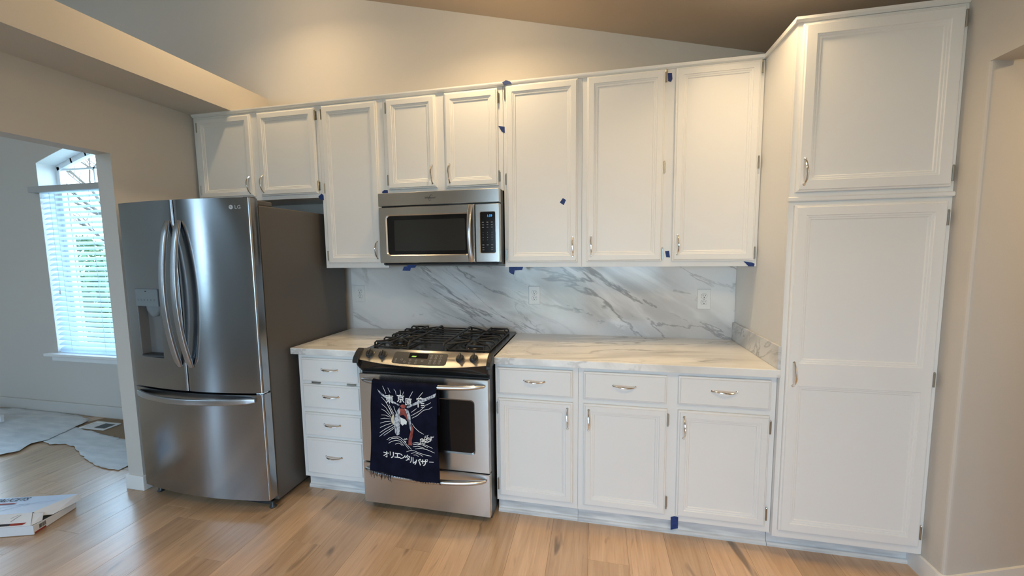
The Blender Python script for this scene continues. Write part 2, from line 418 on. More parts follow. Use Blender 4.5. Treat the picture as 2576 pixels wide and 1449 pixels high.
# rear wall behind the viewer with a patio door and a window, far wall with a wide window
mb = MB()
def wr(x0, x1, z0, z1): mb.box(x0, x1, YR - .15, YR, z0, z1)
wr(XW - .1, -6.3, -.05, 4.15); wr(-6.3, -5.9, -.05, 2.7); wr(-5.9, -5.3, -.05, .65); wr(-5.9, -5.3, 2.35, 2.7); wr(-5.3, -3.5, -.05, 2.7); wr(-6.3, -3.5, 3.5, 4.15); wr(-3.5, -1.3, -.05, 4.15); wr(-1.3, .4, 2.1, 4.15); wr(.4, .55, -.05, 4.15); wr(.55, 1.75, -.05, .8); wr(.55, 1.75, 2.1, 4.15); wr(1.75, 3.5, -.05, 4.15)
struct(mb, 'wall_rear', 'wall_paint')
mb = MB()
def wl(y0, y1, z0, z1): mb.box(XW - .15, XW, y0, y1, z0, z1)
wl(YR - .15, .15, -.05, 4.15)
struct(mb, 'wall_far', 'wall_paint')
mb = MB()
mb.prism([(2.1, YR - .15, zc(2.1)), (-4.5, YR - .15, zc(-4.5)), (-4.5, YR - .15, zc(-4.5) + .1), (2.1, YR - .15, zc(2.1) + .1)], (0, 5.52, 0))
mb.prism([(-4.5, YR - .15, zc(-4.5)), (XW - .15, YR - .15, zc(XW - .15)), (XW - .15, YR - .15, zc(XW - .15) + .1), (-4.5, YR - .15, zc(-4.5) + .1)], (0, 5.52, 0))
struct(mb, 'ceiling', 'ceiling_bounce_tone')
# baseboards
mb = MB(); mb.box(XL2 - .013, XL + .013, -.828, -.72, 0, .095); struct(mb, 'baseboard_left', 'trim_paint', bevel=.004)
mb = MB(); mb.box(XW, XL2, -.014, 0, 0, .11); struct(mb, 'baseboard_dining', 'hall_paint', bevel=.004)
mb = MB(); off = .013
def offset(p, q, o): n = Vector((q[1] - p[1], -(q[0] - p[0]))).normalized(); return n * o
pts = [(XR, -.55)] + [tuple(q) for q in arc] + [(2.9, -.753 + .92 * .353)]
out = []
for i, q in enumerate(pts):
    a = pts[max(i - 1, 0)]; b = pts[min(i + 1, len(pts) - 1)]
    t = (Vector(b) - Vector(a)).normalized(); out.append((q[0] - abs(t.y) * off if i < 4 else q[0] + t.y * off * 0 - .004, q[1] - abs(t.x) * off))
mb.prism([(x, y, 0) for x, y in pts] + [(x, y, 0) for x, y in reversed(out)], (0, 0, .088)); struct(mb, 'baseboard_right', 'trim_paint')
mb = MB(); mb.box(-40, 30, -30, 40, -.3, -.16); struct(mb, 'ground_outside', 'grass')

# ---------------------------------------------------------------- windows
def bar_path(mb, pts, w_, y0, y1):
    """flat bar of width w_ following points in x, z"""
    for (xa, za), (xb, zb) in zip(pts, pts[1:]):
        d = Vector((xb - xa, zb - za)).normalized(); n_ = Vector((-d.y, d.x)) * w_ / 2; e = d * w_ * .2
        a, b = Vector((xa, za)) - e, Vector((xb, zb)) + e
        mb.prism([(p.x, y0, p.y) for p in (a - n_, b - n_, b + n_, a + n_)], (0, y1 - y0, 0))
mb = MB()
inner = [(WX0 + .025, WZ0 + .02)] + [(x + (.025 if x < -3.79 else -.025 if x > -3.79 else 0), z - .022) for x, z in ARCH] + [(WX1 - .025, WZ0 + .02), (WX0 + .025, WZ0 + .02)]
bar_path(mb, inner, .045, .13, .17)
win = struct(mb, 'window_1', 'window_frame', label='arched dining window with white frame and deep reveal')
mb = MB(); bar_path(mb, [(WX0 + .03, 2.125), (WX1 - .03, 2.125)], .04, .13, .165); bar_path(mb, [(-3.79, WZ0 + .03), (-3.79, 2.12)], .04, .13, .165)
build(mb, 'sash_rail', 'window_frame', win)
for seg_ in ([(WX0 + .04, 2.285), (-3.93, 2.28)], [(-3.93, 2.28), (-3.93, 2.14)], [(-3.93, 2.28), (-3.72, 2.45)], [(-3.65, 2.28), (-3.93, 2.28)], [(-3.65, 2.28), (WX1 - .04, 2.285)], [(-3.65, 2.28), (-3.65, 2.14)],
             [(-4.28, WZ0 + .03), (-4.28, 2.12)], [(-3.3, WZ0 + .03), (-3.3, 2.12)]):
    mb = MB(); bar_path(mb, seg_, .016, .142, .158); build(mb, 'muntin', 'window_frame', win)
mb = MB(); mb.prism([(x, .149, z) for x, z in inner[:-1]], (0, .003, 0)); build(mb, 'pane', 'window_glass', win)
mb = MB(); rv = [(WX0, WZ0)] + ARCH + [(WX1, WZ0)]
for (xa, za), (xb, zb) in zip(rv, rv[1:]):
    cx, cz = -3.79, 1.6; d = Vector((xb - xa, zb - za)).normalized(); n_ = Vector((d.y, -d.x)) * .004
    mb.prism([(xa, .001, za), (xb, .001, zb), (xb + n_.x, .001, zb + n_.y), (xa + n_.x, .001, za + n_.y)], (0, .13, 0))
build(mb, 'reveal', 'trim_paint', win)
mb = MB(); mb.box(-4.47, -3.11, -.055, .128, WZ0 - .024, WZ0 + .002); build(mb, 'window_sill', 'trim_paint', win, bevel=.005)
mb = MB(); mb.box(-4.44, -3.14, -.014, -.001, WZ0 - .075, WZ0 - .025); build(mb, 'apron', 'trim_paint', win, bevel=.004)

def plain_window(name, fr, panes, mullions):
    """frame boxes, pane boxes"""
    m1 = MB()
    for b in fr: m1.box(*b)
    for b in mullions: m1.box(*b)
    o = struct(m1, name, 'window_frame')
    for b in panes: build(MB().box(*b), 'pane', 'window_glass', o)
y0, y1 = YR - .12, YR - .05
plain_window('window_2', [(-1.3, -1.23, y0, y1, 0, 2.1), (.33, .4, y0, y1, 0, 2.1), (-1.3, .4, y0, y1, 2.03, 2.1), (-1.3, .4, y0, y1, 0, .06)],
             [(-1.23, -.45, -5.285, -5.28, .06, 2.03), (-.45, .33, -5.285, -5.28, .06, 2.03)], [(-.5, -.4, y0, y1, .06, 2.03)])
plain_window('window_3', [(.55, .61, y0, y1, .8, 2.1), (1.69, 1.75, y0, y1, .8, 2.1), (.55, 1.75, y0, y1, 2.04, 2.1), (.55, 1.75, y0, y1, .8, .86)],
             [(.61, 1.69, -5.285, -5.28, .86, 2.04)], [(1.13, 1.17, y0, y1, .86, 2.04)])
plain_window('window_added_high', [(-6.3, -6.24, y0, y1, 2.7, 3.5), (-3.56, -3.5, y0, y1, 2.7, 3.5), (-6.3, -3.5, y0, y1, 2.7, 2.76), (-6.3, -3.5, y0, y1, 3.44, 3.5)], [(-6.24, -3.56, -5.285, -5.28, 2.76, 3.44)], [(-4.93, -4.87, y0, y1, 2.76, 3.44)])  # unseen high window, added to send daylight onto the upper left wall
plain_window('window_added_left', [(-6.6, -6.54, .1, .16, .585, 2.3), (-5.56, -5.5, .1, .16, .585, 2.3), (-6.6, -5.5, .1, .16, .585, .645), (-6.6, -5.5, .1, .16, 2.24, 2.3)], [(-6.54, -5.56, .128, .132, .645, 2.24)], [(-6.08, -6.02, .1, .16, .645, 2.24)])  # unseen window, added for floor glare and more dining daylight
for nm, a_, b_ in (('window_4', -5.9, -5.3),):
    plain_window(nm, [(a_, a_ + .06, y0, y1, .65, 2.35), (b_ - .06, b_, y0, y1, .65, 2.35), (a_, b_, y0, y1, 2.29, 2.35), (a_, b_, y0, y1, .65, .71)], [(a_ + .06, b_ - .06, -5.285, -5.28, .71, 2.29)], [(a_ + .06, b_ - .06, y0, y1, 1.48, 1.52)])

# window blind: head rail, thirty slats, ladder cords, bottom rail, grey valance
blind = thing('window_blind', 'white horizontal slat blind hanging in the arched dining window', 'blind', (-3.79, .03, WZ0 + .004))
bx0, bx1 = WX0 + .012, WX1 - .012
build(MB().box(bx0, bx1, .005, .055, 2.05, 2.09), 'head_rail', 'blind_white', blind, bevel=.003)
mb = MB(); mb.box(WX0 - .055, WX1 + .055, -.045, -.002, 2.052, 2.106); build(mb, 'valance', 'valance_grey', blind, bevel=.006)
sl = bpy.data.meshes.new('slat'); N = 6; t = R(33); vs = []; fs = []
for i in range(N + 1):
    q = (i / N - .5) * .05; h = .0035 * (1 - (2 * i / N - 1) ** 2)
    yy = q * math.cos(t) - h * math.sin(t); zz = q * math.sin(t) + h * math.cos(t)
    for xx in (bx0, bx1): vs.append((xx + 3.79, yy, zz)); vs.append((xx + 3.79, yy, zz - .0028))
for i in range(N):
    a = i * 4; b = a + 4
    fs += [[a, a + 2, b + 2, b], [a + 1, b + 1, b + 3, a + 3], [a, b, b + 1, a + 1], [a + 2, a + 3, b + 3, b + 2]]
fs += [[0, 1, 3, 2], [N * 4, N * 4 + 2, N * 4 + 3, N * 4 + 1]]
sl.from_pydata(vs, [], fs); sl.materials.append(MATS['blind_white'])
for i in range(31):
    o = bpy.data.objects.new('slat', sl); COL.objects.link(o); o.parent = blind; o.location = (0, 0, .038 + .0463 * i)
build(MB().box(bx0, bx1, .012, .048, WZ0 + .005, WZ0 + .022), 'bottom_rail', 'blind_white', blind, bevel=.003)
for x in (-4.2, -3.79, -3.38):
    for y in (.003, .057): build(MB().tube([(x, y, WZ0 + .02), (x, y, 2.06)], .0012, 5), 'ladder_cord', 'cord', blind)
mb = MB(); mb.tube([(-4.25, -.004, 2.05), (-4.25, -.004, 1.18)], .0015, 5); mb.lathe((-4.25, -.004, 1.14), [(.002, .04), (.006, .03), (.008, .0), (.003, -.003)], 8); build(mb, 'pull_cord', 'cord', blind)

# ---------------------------------------------------------------- recessed ceiling lamps (just above the frame) and an added dining light
LAMPS = ((-1.42, -.6, .50, .42, 150, 'round recessed ceiling lamp above the refrigerator'), (-.08, -.6, .58, .36, 150, 'round recessed ceiling lamp above the range'), (1.22, -.74, .22, .07, 125, 'round recessed ceiling lamp beside the tall pantry'),
         (.6, -2.5, .85, .05, 180, 'round recessed ceiling lamp behind the viewer in the middle'), (1.4, -2.5, .9, .05, 180, 'round recessed ceiling lamp behind the viewer on the right'), (3.0, -.95, 1.0, .1, 180, 'round recessed ceiling lamp in the side hall'), (-3.4, -1.6, .15, .35, 180, 'unseen lamp added to warm the upper wall on the dining side'))  # the last entry is an unseen addition to warm the bluish dining wall
for x, y, ka, ks, sp, lab in LAMPS:
    z = zc(x) if x < 2 else 2.44; q = thing('ceiling_lamp', lab, 'lamp', (x, y, z - .012), 'recessed ceiling lamps')
    M3 = Matrix.Rotation(math.atan(.2504) if x < 2 else 0, 3, 'Y')
    build(MB().lathe((x, y, z), [(.055, -.002), (.055, -.008), (.072, -.012), (.088, -.008), (.092, -.001)], 32, M3), 'trim_ring', 'lamp_trim', q)
    build(MB().lathe((x, y, z), [(.054, -.006), (.04, -.012), (.02, -.014), (.004, -.0145)], 24, M3), 'lens', 'lamp_lens', q)
    l = bpy.data.lights.new('bulb', 'AREA'); l.shape = 'DISK'; l.size = .09; l.energy = LAMP_W * ka; l.spread = R(sp); l.color = LAMP_COL
    o = bpy.data.objects.new('bulb', l); COL.objects.link(o); o.parent = q; o.location = (0, 0, -.012)
    l = bpy.data.lights.new('spill', 'POINT'); l.energy = LAMP_W * ks; l.color = LAMP_COL; l.shadow_soft_size = .02
    o = bpy.data.objects.new('spill', l); COL.objects.link(o); o.parent = q; o.location = (0, 0, -.05)

# ================================================================ cabinets
EDGE = [(0, .019), (0, .0085), (.003, .006), (.007, .0055), (.0105, 0)]
def frame_prof(wd): return EDGE + [(wd, 0), (wd + .002, .0035), (wd + .009, .004), (wd + .011, .006), (wd + .018, .0065), (wd + .021, .0105), (wd + .021, .016)]
def pull(parent, x, y, z, vert=True, L=.107):
    """arched chrome bar pull: feet, swelling bow"""
    mb = MB(); P = []; rad = []
    for i in range(17):
        s = i / 16; h = .027 * (math.sin(math.pi * s) ** .62); q = (s - .5) * L
        wob = .0035 * math.sin(2 * math.pi * s)
        P.append((x + wob * .4, y - h - .001, z + q) if vert else (x + q, y - h - .001, z + wob * .4))
        rad.append(.0036 + .0018 * math.sin(math.pi * s) + (.0022 if i in (0, 16) else 0))
    mb.tube(P, rad, 8, up=(0, 1, 0) if vert else (0, 0, 1))
    for s in (-1, 1):
        c_ = (x, y, z + s * L / 2) if vert else (x + s * L / 2, y, z)
        mb.lathe(c_, [(.0068, .0), (.0068, .003), (.004, .006)], 10, Matrix.Rotation(R(90), 3, 'X'))
    return build(mb, 'handle', 'chrome', parent)
def hinge(parent, x, y, z, s):
    """half-concealed hinge on the frame beside a door edge; s = side it lies on"""
    mb = MB(); mb.box(x + s * .001, x + s * .011, y - .005, y, z - .027, z + .027)
    mb.box(x + s * .002, x + s * .010, y - .007, y - .005, z - .018, z - .006); mb.box(x + s * .002, x + s * .010, y - .007, y - .005, z + .006, z + .018)
    mb.tube([(x + s * .0035, y - .012, z - .031), (x + s * .0035, y - .012, z + .031)], .0042, 8)
    mb.lathe((x + s * .0035, y - .012, z + .031), [(.0042, 0), (.003, .003), (.001, .004)], 8)
    build(mb, 'hinge', 'nickel', parent)
def door(parent, x0, x1, z0, z1, yf, hside, hz, hinges, wd=.038, panels=None):
    """yf = plane of the face frame; door stands 19 mm proud"""
    y = yf - .0195; mb = MB()
    if panels is None:
        mb.rings(x0, x1, z0, z1, y, frame_prof(wd), back=False)
        pn = [(x0 + wd, x1 - wd, z0 + wd, z1 - wd)]
    else:
        mb.rings(x0, x1, z0, z1, y, EDGE, back=False); e = .0105
        xs = [x0 + e, panels[0][0], panels[0][1], x1 - e]
        zs = [z0 + e]
        for p in panels: zs += [p[2], p[3]]
        zs.append(z1 - e)
        for i in range(3):
            for j in range(len(zs) - 1):
                if i == 1 and j % 2 == 1: continue
                mb.poly([(xs[i], y, zs[j]), (xs[i + 1], y, zs[j]), (xs[i + 1], y, zs[j + 1]), (xs[i], y, zs[j + 1])])
        for p in panels: mb.rings(p[0], p[1], p[2], p[3], y, [(d - wd, h) for d, h in frame_prof(wd)[5:]], back=False)
        pn = panels
    mb.poly([(x0, yf - .0005, z0), (x0, yf - .0005, z1), (x1, yf - .0005, z1), (x1, yf - .0005, z0)])
    d = build(mb, 'door', 'white_paint', parent)
    for p in pn: build(MB().box(p[0] + .018, p[1] - .018, y + .0105, y + .015, p[2] + .018, p[3] - .018), 'panel', 'white_paint', d)
    if hside:
        hx = x1 - .027 if hside > 0 else x0 + .027
        pull(d, hx, y, hz)
        for h in hinges: hinge(d, x0 if hside > 0 else x1, yf, h, -1 if hside > 0 else 1)
    return d
def drawer(parent, x0, x1, z0, z1, yf):
    y = yf - .0195
    d = build(MB().rings(x0, x1, z0, z1, y, EDGE, cap=True), 'drawer', 'white_paint', parent)
    pull(d, (x0 + x1) / 2 + .0, y, (z0 + z1) / 2 + .008, False)
    return d
def face_frame(parent, x0, x1, z0, z1, yf, stiles, rails):
    mb = MB()
    for a, b in stiles: mb.box(a, b, yf, yf + .019, z0, z1)
    for a, b in rails: mb.box(x0 + .002, x1 - .002, yf + .0004, yf + .0185, a + .0005, b - .0005)
    build(mb, 'face_frame', 'white_paint', parent)
G = .0006
YU = -.310; ZU = 1.380; ZT = 2.432
def upper(lab, x0, x1, z0, stiles, rails):
    x0 += G; x1 -= G
    t_ = thing('wall_cabinet', lab, 'cabinet', ((x0 + x1) / 2, -.15, z0), 'white upper cabinets')
    build(MB().box(x0, x1, YU + .0195, -.001, z0 + .004, ZT), 'body', 'white_paint', t_)
    face_frame(t_, x0, x1, z0, ZT, YU, [(x0, x0 + .04)] + stiles + [(x1 - .04, x1)], rails)
    return t_
a = upper('short double-door white cabinet above the refrigerator', -2.233, -1.233, 1.846, [(-1.77, -1.67)], [(1.846, 1.90), (2.38, ZT)])
door(a, -2.195, -1.752, 1.872, 2.418, YU, 1, 1.949, (1.93, 2.36)); door(a, -1.698, -1.256, 1.872, 2.419, YU, -1, 1.951, (1.92, 2.37))
a = upper('tall narrow white cabinet between refrigerator and microwave', -1.233, -.772, ZU, [], [(ZU, 1.44), (2.38, ZT)])
door(a, -1.203, -.812, 1.408, 2.421, YU, 1, 1.494, (1.46, 1.90, 2.37))
a = upper('short double-door white cabinet directly above the microwave', -.772, -.001, 1.838, [(-.44, -.34)], [(1.838, 1.90), (2.38, ZT)])
door(a, -.746, -.419, 1.872, 2.421, YU, 1, 1.951, (1.93, 2.37)); door(a, -.361, -.031, 1.867, 2.423, YU, -1, 1.951, (1.92, 2.37))
a = upper('tall single-door white cabinet just right of the microwave', .0, .457, ZU, [], [(ZU, 1.44), (2.38, ZT)])
door(a, .0185, .4335, 1.408, 2.43, YU, 1, 1.498, (1.455, 1.90, 2.385))
a = upper('wide tall double-door white cabinet beside the pantry', .457, 1.376, ZU, [(.87, .97)], [(ZU, 1.44), (2.38, ZT)])
door(a, .484, .895, 1.410, 2.430, YU, -1, 1.501, (1.45, 1.92, 2.395)); door(a, .949, 1.3575, 1.410, 2.430, YU, -1, 1.499, (1.45, 1.92, 2.395))
# top moulding
mb = MB()
for x0, x1 in ((-2.233, 1.376),):
    prof = [(-.002, ZT + .0005), (YU - .004, ZT + .0005), (YU - .008, ZT + .004), (YU - .014, ZT + .008), (YU - .016, ZT + .014), (YU - .016, ZT + .022), (-.002, ZT + .022)]
    mb.prism([(x0, y, z) for y, z in prof], (x1 - x0, 0, 0))
struct(mb, 'trim_2', 'white_paint', label='thin white moulding along the top of the upper cabinets')

# ---- base cabinets
YB = -.612; ZC = .874
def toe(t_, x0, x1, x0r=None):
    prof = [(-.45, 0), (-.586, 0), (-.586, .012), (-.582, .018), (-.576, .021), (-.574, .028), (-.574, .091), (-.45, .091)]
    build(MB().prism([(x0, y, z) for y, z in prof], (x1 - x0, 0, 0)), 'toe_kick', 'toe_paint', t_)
def base(lab, x0, x1, stiles, rails):
    x0 += G; x1 -= G
    t_ = thing('base_cabinet', lab, 'cabinet', ((x0 + x1) / 2, -.3, 0), 'white base cabinets')
    build(MB().box(x0, x1, YB + .0195, -.014, .0915, ZC), 'body', 'white_paint', t_)
    face_frame(t_, x0, x1, .0915, ZC, YB, [(x0, x0 + .045)] + stiles + [(x1 - .045, x1)], rails)
    toe(t_, x0, x1)
    return t_
a = base('narrow four-drawer white base cabinet between refrigerator and range', -1.2327, -.788, [], [(.0915, .15), (.33, .38), (.49, .56), (.66, .72), (.84, ZC)])
for z0, z1 in ((.706, .851), (.541, .689), (.366, .511), (.124, .348)): drawer(a, -1.203, -.811, z0, z1, YB)
for x in (-1.116, -.876):      # metal catches showing in the gap below the top drawer
    mb = MB(); mb.box(x - .03, x + .03, YB - .006, YB - .0005, .6925, .7035); mb.tube([(x - .026, YB - .008, .698), (x + .026, YB - .008, .698)], .003, 6); build(mb, 'catch', 'nickel', a)
a = base('single-door white base cabinet with drawer, right of the range', .006, .452, [], [(.0915, .15), (.66, .73), (.84, ZC)])
drawer(a, .0225, .424, .707, .8525, YB); door(a, .0225, .425, .1265, .681, YB, 1, .597, (.19, .625), wd=.036)
a = base('double-door white base cabinet with two drawers beside the pantry', .452, 1.376, [(.86, .96)], [(.0915, .15), (.66, .73), (.84, ZC)])
drawer(a, .4795, .8865, .708, .8525, YB); drawer(a, .9405, 1.3495, .711, .8545, YB)
door(a, .4805, .8915, .1265, .6815, YB, -1, .598, (.19, .625), wd=.036); door(a, .942, 1.350, .1265, .681, YB, -1, .597, (.19, .625), wd=.036)

# ---- pantry
YP = -.636
p = thing('pantry_cabinet', 'floor-to-ceiling white pantry cabinet against the right wall', 'cabinet', (1.678, -.32, 0))
build(MB().box(1.377, 1.979, YP + .0195, -.001, .0915, 2.432), 'body', 'white_paint', p)
face_frame(p, 1.377, 1.979, .0915, 2.432, YP, [(1.377, 1.43), (1.93, 1.979)], [(.0915, .17), (1.62, 1.75), (2.36, 2.432)])
toe(p, 1.3775, 1.979)
prof = [(-.002, 2.4325), (YP - .004, 2.4325), (YP - .009, 2.437), (YP - .013, 2.441), (YP - .013, 2.452), (-.002, 2.452)]
mb = MB(); mb.prism([(1.366, y, z) for y, z in prof], (1.979 - 1.366, 0, 0)); build(mb, 'top_moulding', 'white_paint', p)
prof = [(YP - .0005, 1.678), (YP - .010, 1.678), (YP - .013, 1.682), (YP - .013, 1.694), (YP - .009, 1.698), (YP - .0005, 1.698)]
mb = MB(); mb.prism([(1.370, y, z) for y, z in prof], (1.979 - 1.370, 0, 0)); build(mb, 'belt_moulding', 'white_paint', p)
door(p, 1.397, 1.962, 1.718, 2.421, YP, -1, 1.803, (1.77, 2.37), wd=.048)
door(p, 1.397, 1.959, .131, 1.661, YP, -1, .90, (.20, .90, 1.59), wd=.045, panels=[(1.442, 1.914, .176, .846), (1.442, 1.914, .951, 1.616)])

# ---- worktops and marble
def top(lab, x0, x1, m_='marble_counter'):
    mb = MB(); mb.box(x0, x1, -.648, -.0125, .876, .914)
    return build(mb, 'countertop', m_, None, .003, lab, 'countertop', 'marble-look countertops', origin=(x0, 0, .876))
top('short marble-look countertop left of the range', -1.2565, -.769)
top('long marble-look countertop right of the range', .009, 1.3765)
build(MB().box(-1.2565, 1.3765, -.012, -.0005, .76, 1.379), 'backsplash', 'marble_splash', None, .001, 'grey-veined marble slab backsplash under the upper cabinets', 'backsplash', origin=(0, 0, 1.1))
build(MB().box(1.3635, 1.3765, -.643, -.0125, .9145, 1.024), 'side_splash', 'marble_upstand', None, .0015, 'low marble upstand along the pantry side at the counter end', 'backsplash')

# ---- outlets
for x, z, lab in ((-1.186, 1.175, 'white double outlet beside the refrigerator'), (.132, 1.177, 'white double outlet in the middle of the backsplash'), (1.197, 1.165, 'white double outlet nearest the pantry')):
    q = thing('wall_outlet', lab, 'outlet', (x, -.012, z - .063), 'wall outlets on the backsplash')
    y = -.0123
    build(MB().rings(x - .039, x + .039, z - .063, z + .063, y - .006, [(0, .006), (0, .003), (.003, 0)], cap=True), 'cover_plate', 'outlet_white', q)
    for s in (-1, 1):
        zz = z + s * .0195; pts = []
        for i in range(24):
            a_ = 2 * math.pi * i / 24; pts.append((x + .0172 * math.cos(a_), y - .0058, zz + max(-.0135, min(.0135, .0172 * math.sin(a_)))))
        o = build(MB().prism(pts, (0, -.0022, 0)), 'receptacle', 'outlet_white', q)
        g = MB(); g.box(x - .0078, x - .0052, y - .0086, y - .0079, zz - .001, zz + .0085); g.box(x + .0052, x + .0078, y - .0086, y - .0079, zz, zz + .0075)
        g.prism([(x + .003 * math.cos(i * .785), y - .0079, zz - .0075 + .003 * math.sin(i * .785)) for i in range(8)], (0, -.0007, 0)); build(g, 'slots', 'outlet_dark', o)
        rg = MB()
        for i in range(24):
            a0, a1 = 2 * math.pi * i / 24, 2 * math.pi * (i + 1) / 24
            def pt(a_, r): return (x + r * math.cos(a_), y - .00615, zz + max(-.0135 * r / .0172, min(.0135 * r / .0172, r * math.sin(a_))))
            rg.poly([pt(a0, .0172), pt(a0, .0184), pt(a1, .0184), pt(a1, .0172)])
        build(rg, 'seam', 'outlet_dark', o)
    build(MB().lathe((x, y - .006, z), [(.0032, 0), (.0032, .0012), (.002, .0018)], 10, Matrix.Rotation(R(90), 3, 'X')), 'screw', 'nickel', q)

# ================================================================ appliances
def loft(mb, rects, cap=True, n=5):
    """rounded rectangles (x0,x1,z0,z1,r,y) joined one to the next, seen from -y"""
    loops = [[(x, y, z) for x, z in rrect(x0, x1, z0, z1, r, n)] for x0, x1, z0, z1, r, y in rects]
    k = len(loops[0]); vs = [q for l in loops for q in l]; fs = []
    for i in range(len(loops) - 1):
        for j in range(k): fs.append([i * k + j, i * k + (j + 1) % k, (i + 1) * k + (j + 1) % k, (i + 1) * k + j])
    if cap: fs.append([(len(loops) - 1) * k + j for j in range(k)])
    return mb.add(vs, fs)

# ---- refrigerator
FX0, FX1 = -2.183, -1.272; FC = (FX0 + FX1) / 2; FH = (FX1 - FX0) / 2
def fy(x): return -.846 - .044 * (1 - ((x - FC) / FH) ** 2)
fr = thing('refrigerator', 'large stainless french-door refrigerator with dark grey side', 'refrigerator', (FC, -.43, 0))
build(MB().box(FX0 + .004, FX1 - .004, -.784, -.06, .035, 1.744), 'body', 'fridge_side', fr, bevel=.006)
build(MB().box(FX0 + .016, FX1 - .016, -.796, -.783, .06, 1.74), 'gasket', 'fridge_dark', fr)
build(MB().box(FX0 + .03, FX1 - .03, -.80, -.10, .012, .04), 'base_grille', 'fridge_dark', fr)
for x in (FX0 + .05, FX1 - .03):
    for y in (-.80, -.12): build(MB().lathe((x, y, 0), [(.018, .0), (.02, .004), (.014, .012), (.012, .04)], 14), 'foot', 'black_plastic', fr)
def section(x0, x1, rl, rr, yb=-.794, n=26):
    pts = [(x1, yb)]
    def corner(xe, s, r):
        out = []
        for i in range(5):
            a = R(90 * i / 4); out.append((xe - s * r * (1 - math.cos(a)), fy(xe - s * r) + r * (1 - math.sin(a))))
        return out
    pts += corner(x1, 1, rr)
    a, b = x1 - rr, x0 + rl
    pts += [(a + (b - a) * i / n, fy(a + (b - a) * i / n)) for i in range(1, n)]
    pts += list(reversed(corner(x0, -1, rl)))
    pts.append((x0, yb)); return pts
def slab(mb, x0, x1, z0, z1, rl, rr, n=26):
    mb.prism([(x, y, z0) for x, y in section(x0, x1, rl, rr, n=n)], (0, 0, z1 - z0))
DZ0, DZ1 = .703, 1.778
GX = FC - .0005
mb = MB(); slab(mb, GX + .003, FX1, DZ0, DZ1, .006, .012); rdoor = build(mb, 'door', 'fridge_steel', fr, smooth=True)
HX0, HX1, HZ0, HZ1 = -2.086, -1.893, .885, 1.286
mb = MB(); slab(mb, FX0, GX - .003, DZ0, HZ0, .012, .006); slab(mb, FX0, GX - .003, HZ1, DZ1, .012, .006)
slab(mb, FX0, HX0, HZ0, HZ1, .012, .0008, 10); slab(mb, HX1, GX - .003, HZ0, HZ1, .0008, .006, 10)
ldoor = build(mb, 'door', 'fridge_steel', fr, smooth=True)
mb = MB(); mb.box(HX0, HX1, -.812, -.806, HZ0, HZ1)
w_ = .004; mb.box(HX0, HX0 + w_, fy(HX0) + .002, -.806, HZ0, HZ1); mb.box(HX1 - w_, HX1, fy(HX1) + .004, -.806, HZ0, HZ1); mb.box(HX0, HX1, fy(HX0) + .003, -.806, HZ0, HZ0 + w_)
build(mb, 'dispenser_cavity', 'dispenser_cavity', ldoor)
pts = [(x, fy(x) - .004, 1.186) for x in [HX0 + .001 + (HX1 - HX0 - .002) * i / 8 for i in range(9)]]
mb = MB(); mb.prism(pts + [(HX1 - .001, -.83, 1.186), (HX0 + .001, -.83, 1.186)], (0, 0, .099)); dp = build(mb, 'dispenser_panel', 'dispenser_panel', ldoor)
def on(u, v, x, z, lift=.0006): return (x + u, fy(x + u) - lift, z + v)
for i in range(6):
    x = HX0 + .025 + .028 * i; mb = MB()
    for k in range(12):
        a0, a1 = k * math.pi / 6, (k + 1) * math.pi / 6
        mb.poly([on(.0052 * math.cos(a), .0052 * math.sin(a), x, 1.222, .0046) if r else on(.0038 * math.cos(a), .0038 * math.sin(a), x, 1.222, .0046) for a, r in ((a0, 0), (a0, 1), (a1, 1), (a1, 0))])
    build(mb, 'button', 'print_black', dp)
mb = MB(); x = -1.99; mb.poly([on(-.008, -.003, x, 1.272, .0046), on(.008, -.003, x, 1.272, .0046), on(.008, .003, x, 1.272, .0046), on(-.008, .003, x, 1.272, .0046)]); build(mb, 'status_mark', 'print_black', dp)
mb = MB()
rows = [(.052, .026, 1.186), (.050, .025, 1.160), (.028, .018, 1.128), (.016, .012, 1.122)]
vs = []
for a, b, z in rows: vs += [(-1.985 + a * math.cos(R(22.5 * i)), -.842 + b * math.sin(R(22.5 * i)), z) for i in range(16)]
mb.add(vs, [[i * 16 + j, i * 16 + 16 + j, i * 16 + 16 + (j + 1) % 16, i * 16 + (j + 1) % 16] for i in range(3) for j in range(16)] + [[48 + j for j in range(16)]], True)
build(mb, 'spout', 'dispenser_panel', ldoor, smooth=True)
build(MB().box(HX0 + .006, HX1 - .006, fy(HX0) - .004, -.815, HZ0 + .004, HZ0 + .012), 'drip_tray', 'fridge_dark', ldoor, bevel=.002)
mb = MB(); slab(mb, FX0, FX1, .070, .692, .012, .012, 40); drw = build(mb, 'freezer_drawer', 'fridge_steel', fr, smooth=True)
def vbar(x, parent):
    P = []; ra = []; rb = []
    for i in range(25):
        s = i / 24; P.append((x, fy(x) - .004 - .056 * math.sin(math.pi * s) ** .75, .846 + .818 * s))
        e = min(1, min(s, 1 - s) / .04); ra.append(.012 + .006 * e); rb.append(.006 + .003 * e)
    build(MB().tube(P, ra, 20, rb, up=(1, 0, 0), sq=.45), 'handle', 'bar_steel', parent, smooth=True)
vbar(-1.768, ldoor); vbar(-1.689, rdoor)
P = []; ra = []
for i in range(29):
    s = i / 28; x = -2.152 + .835 * s; P.append((x, fy(x) - .004 - .05 * math.sin(math.pi * s) ** .7, .662)); ra.append(.012 + .0055 * min(1, min(s, 1 - s) / .04))
build(MB().tube(P, ra, 20, .008, up=(0, 0, 1), sq=.45), 'handle', 'bar_steel', drw, smooth=True)
mb = MB(); mb.box(FX1 - .15, FX1 - .012, -.795, -.68, 1.7445, 1.772); build(mb, 'hinge_cover', 'fridge_side', fr, bevel=.006)
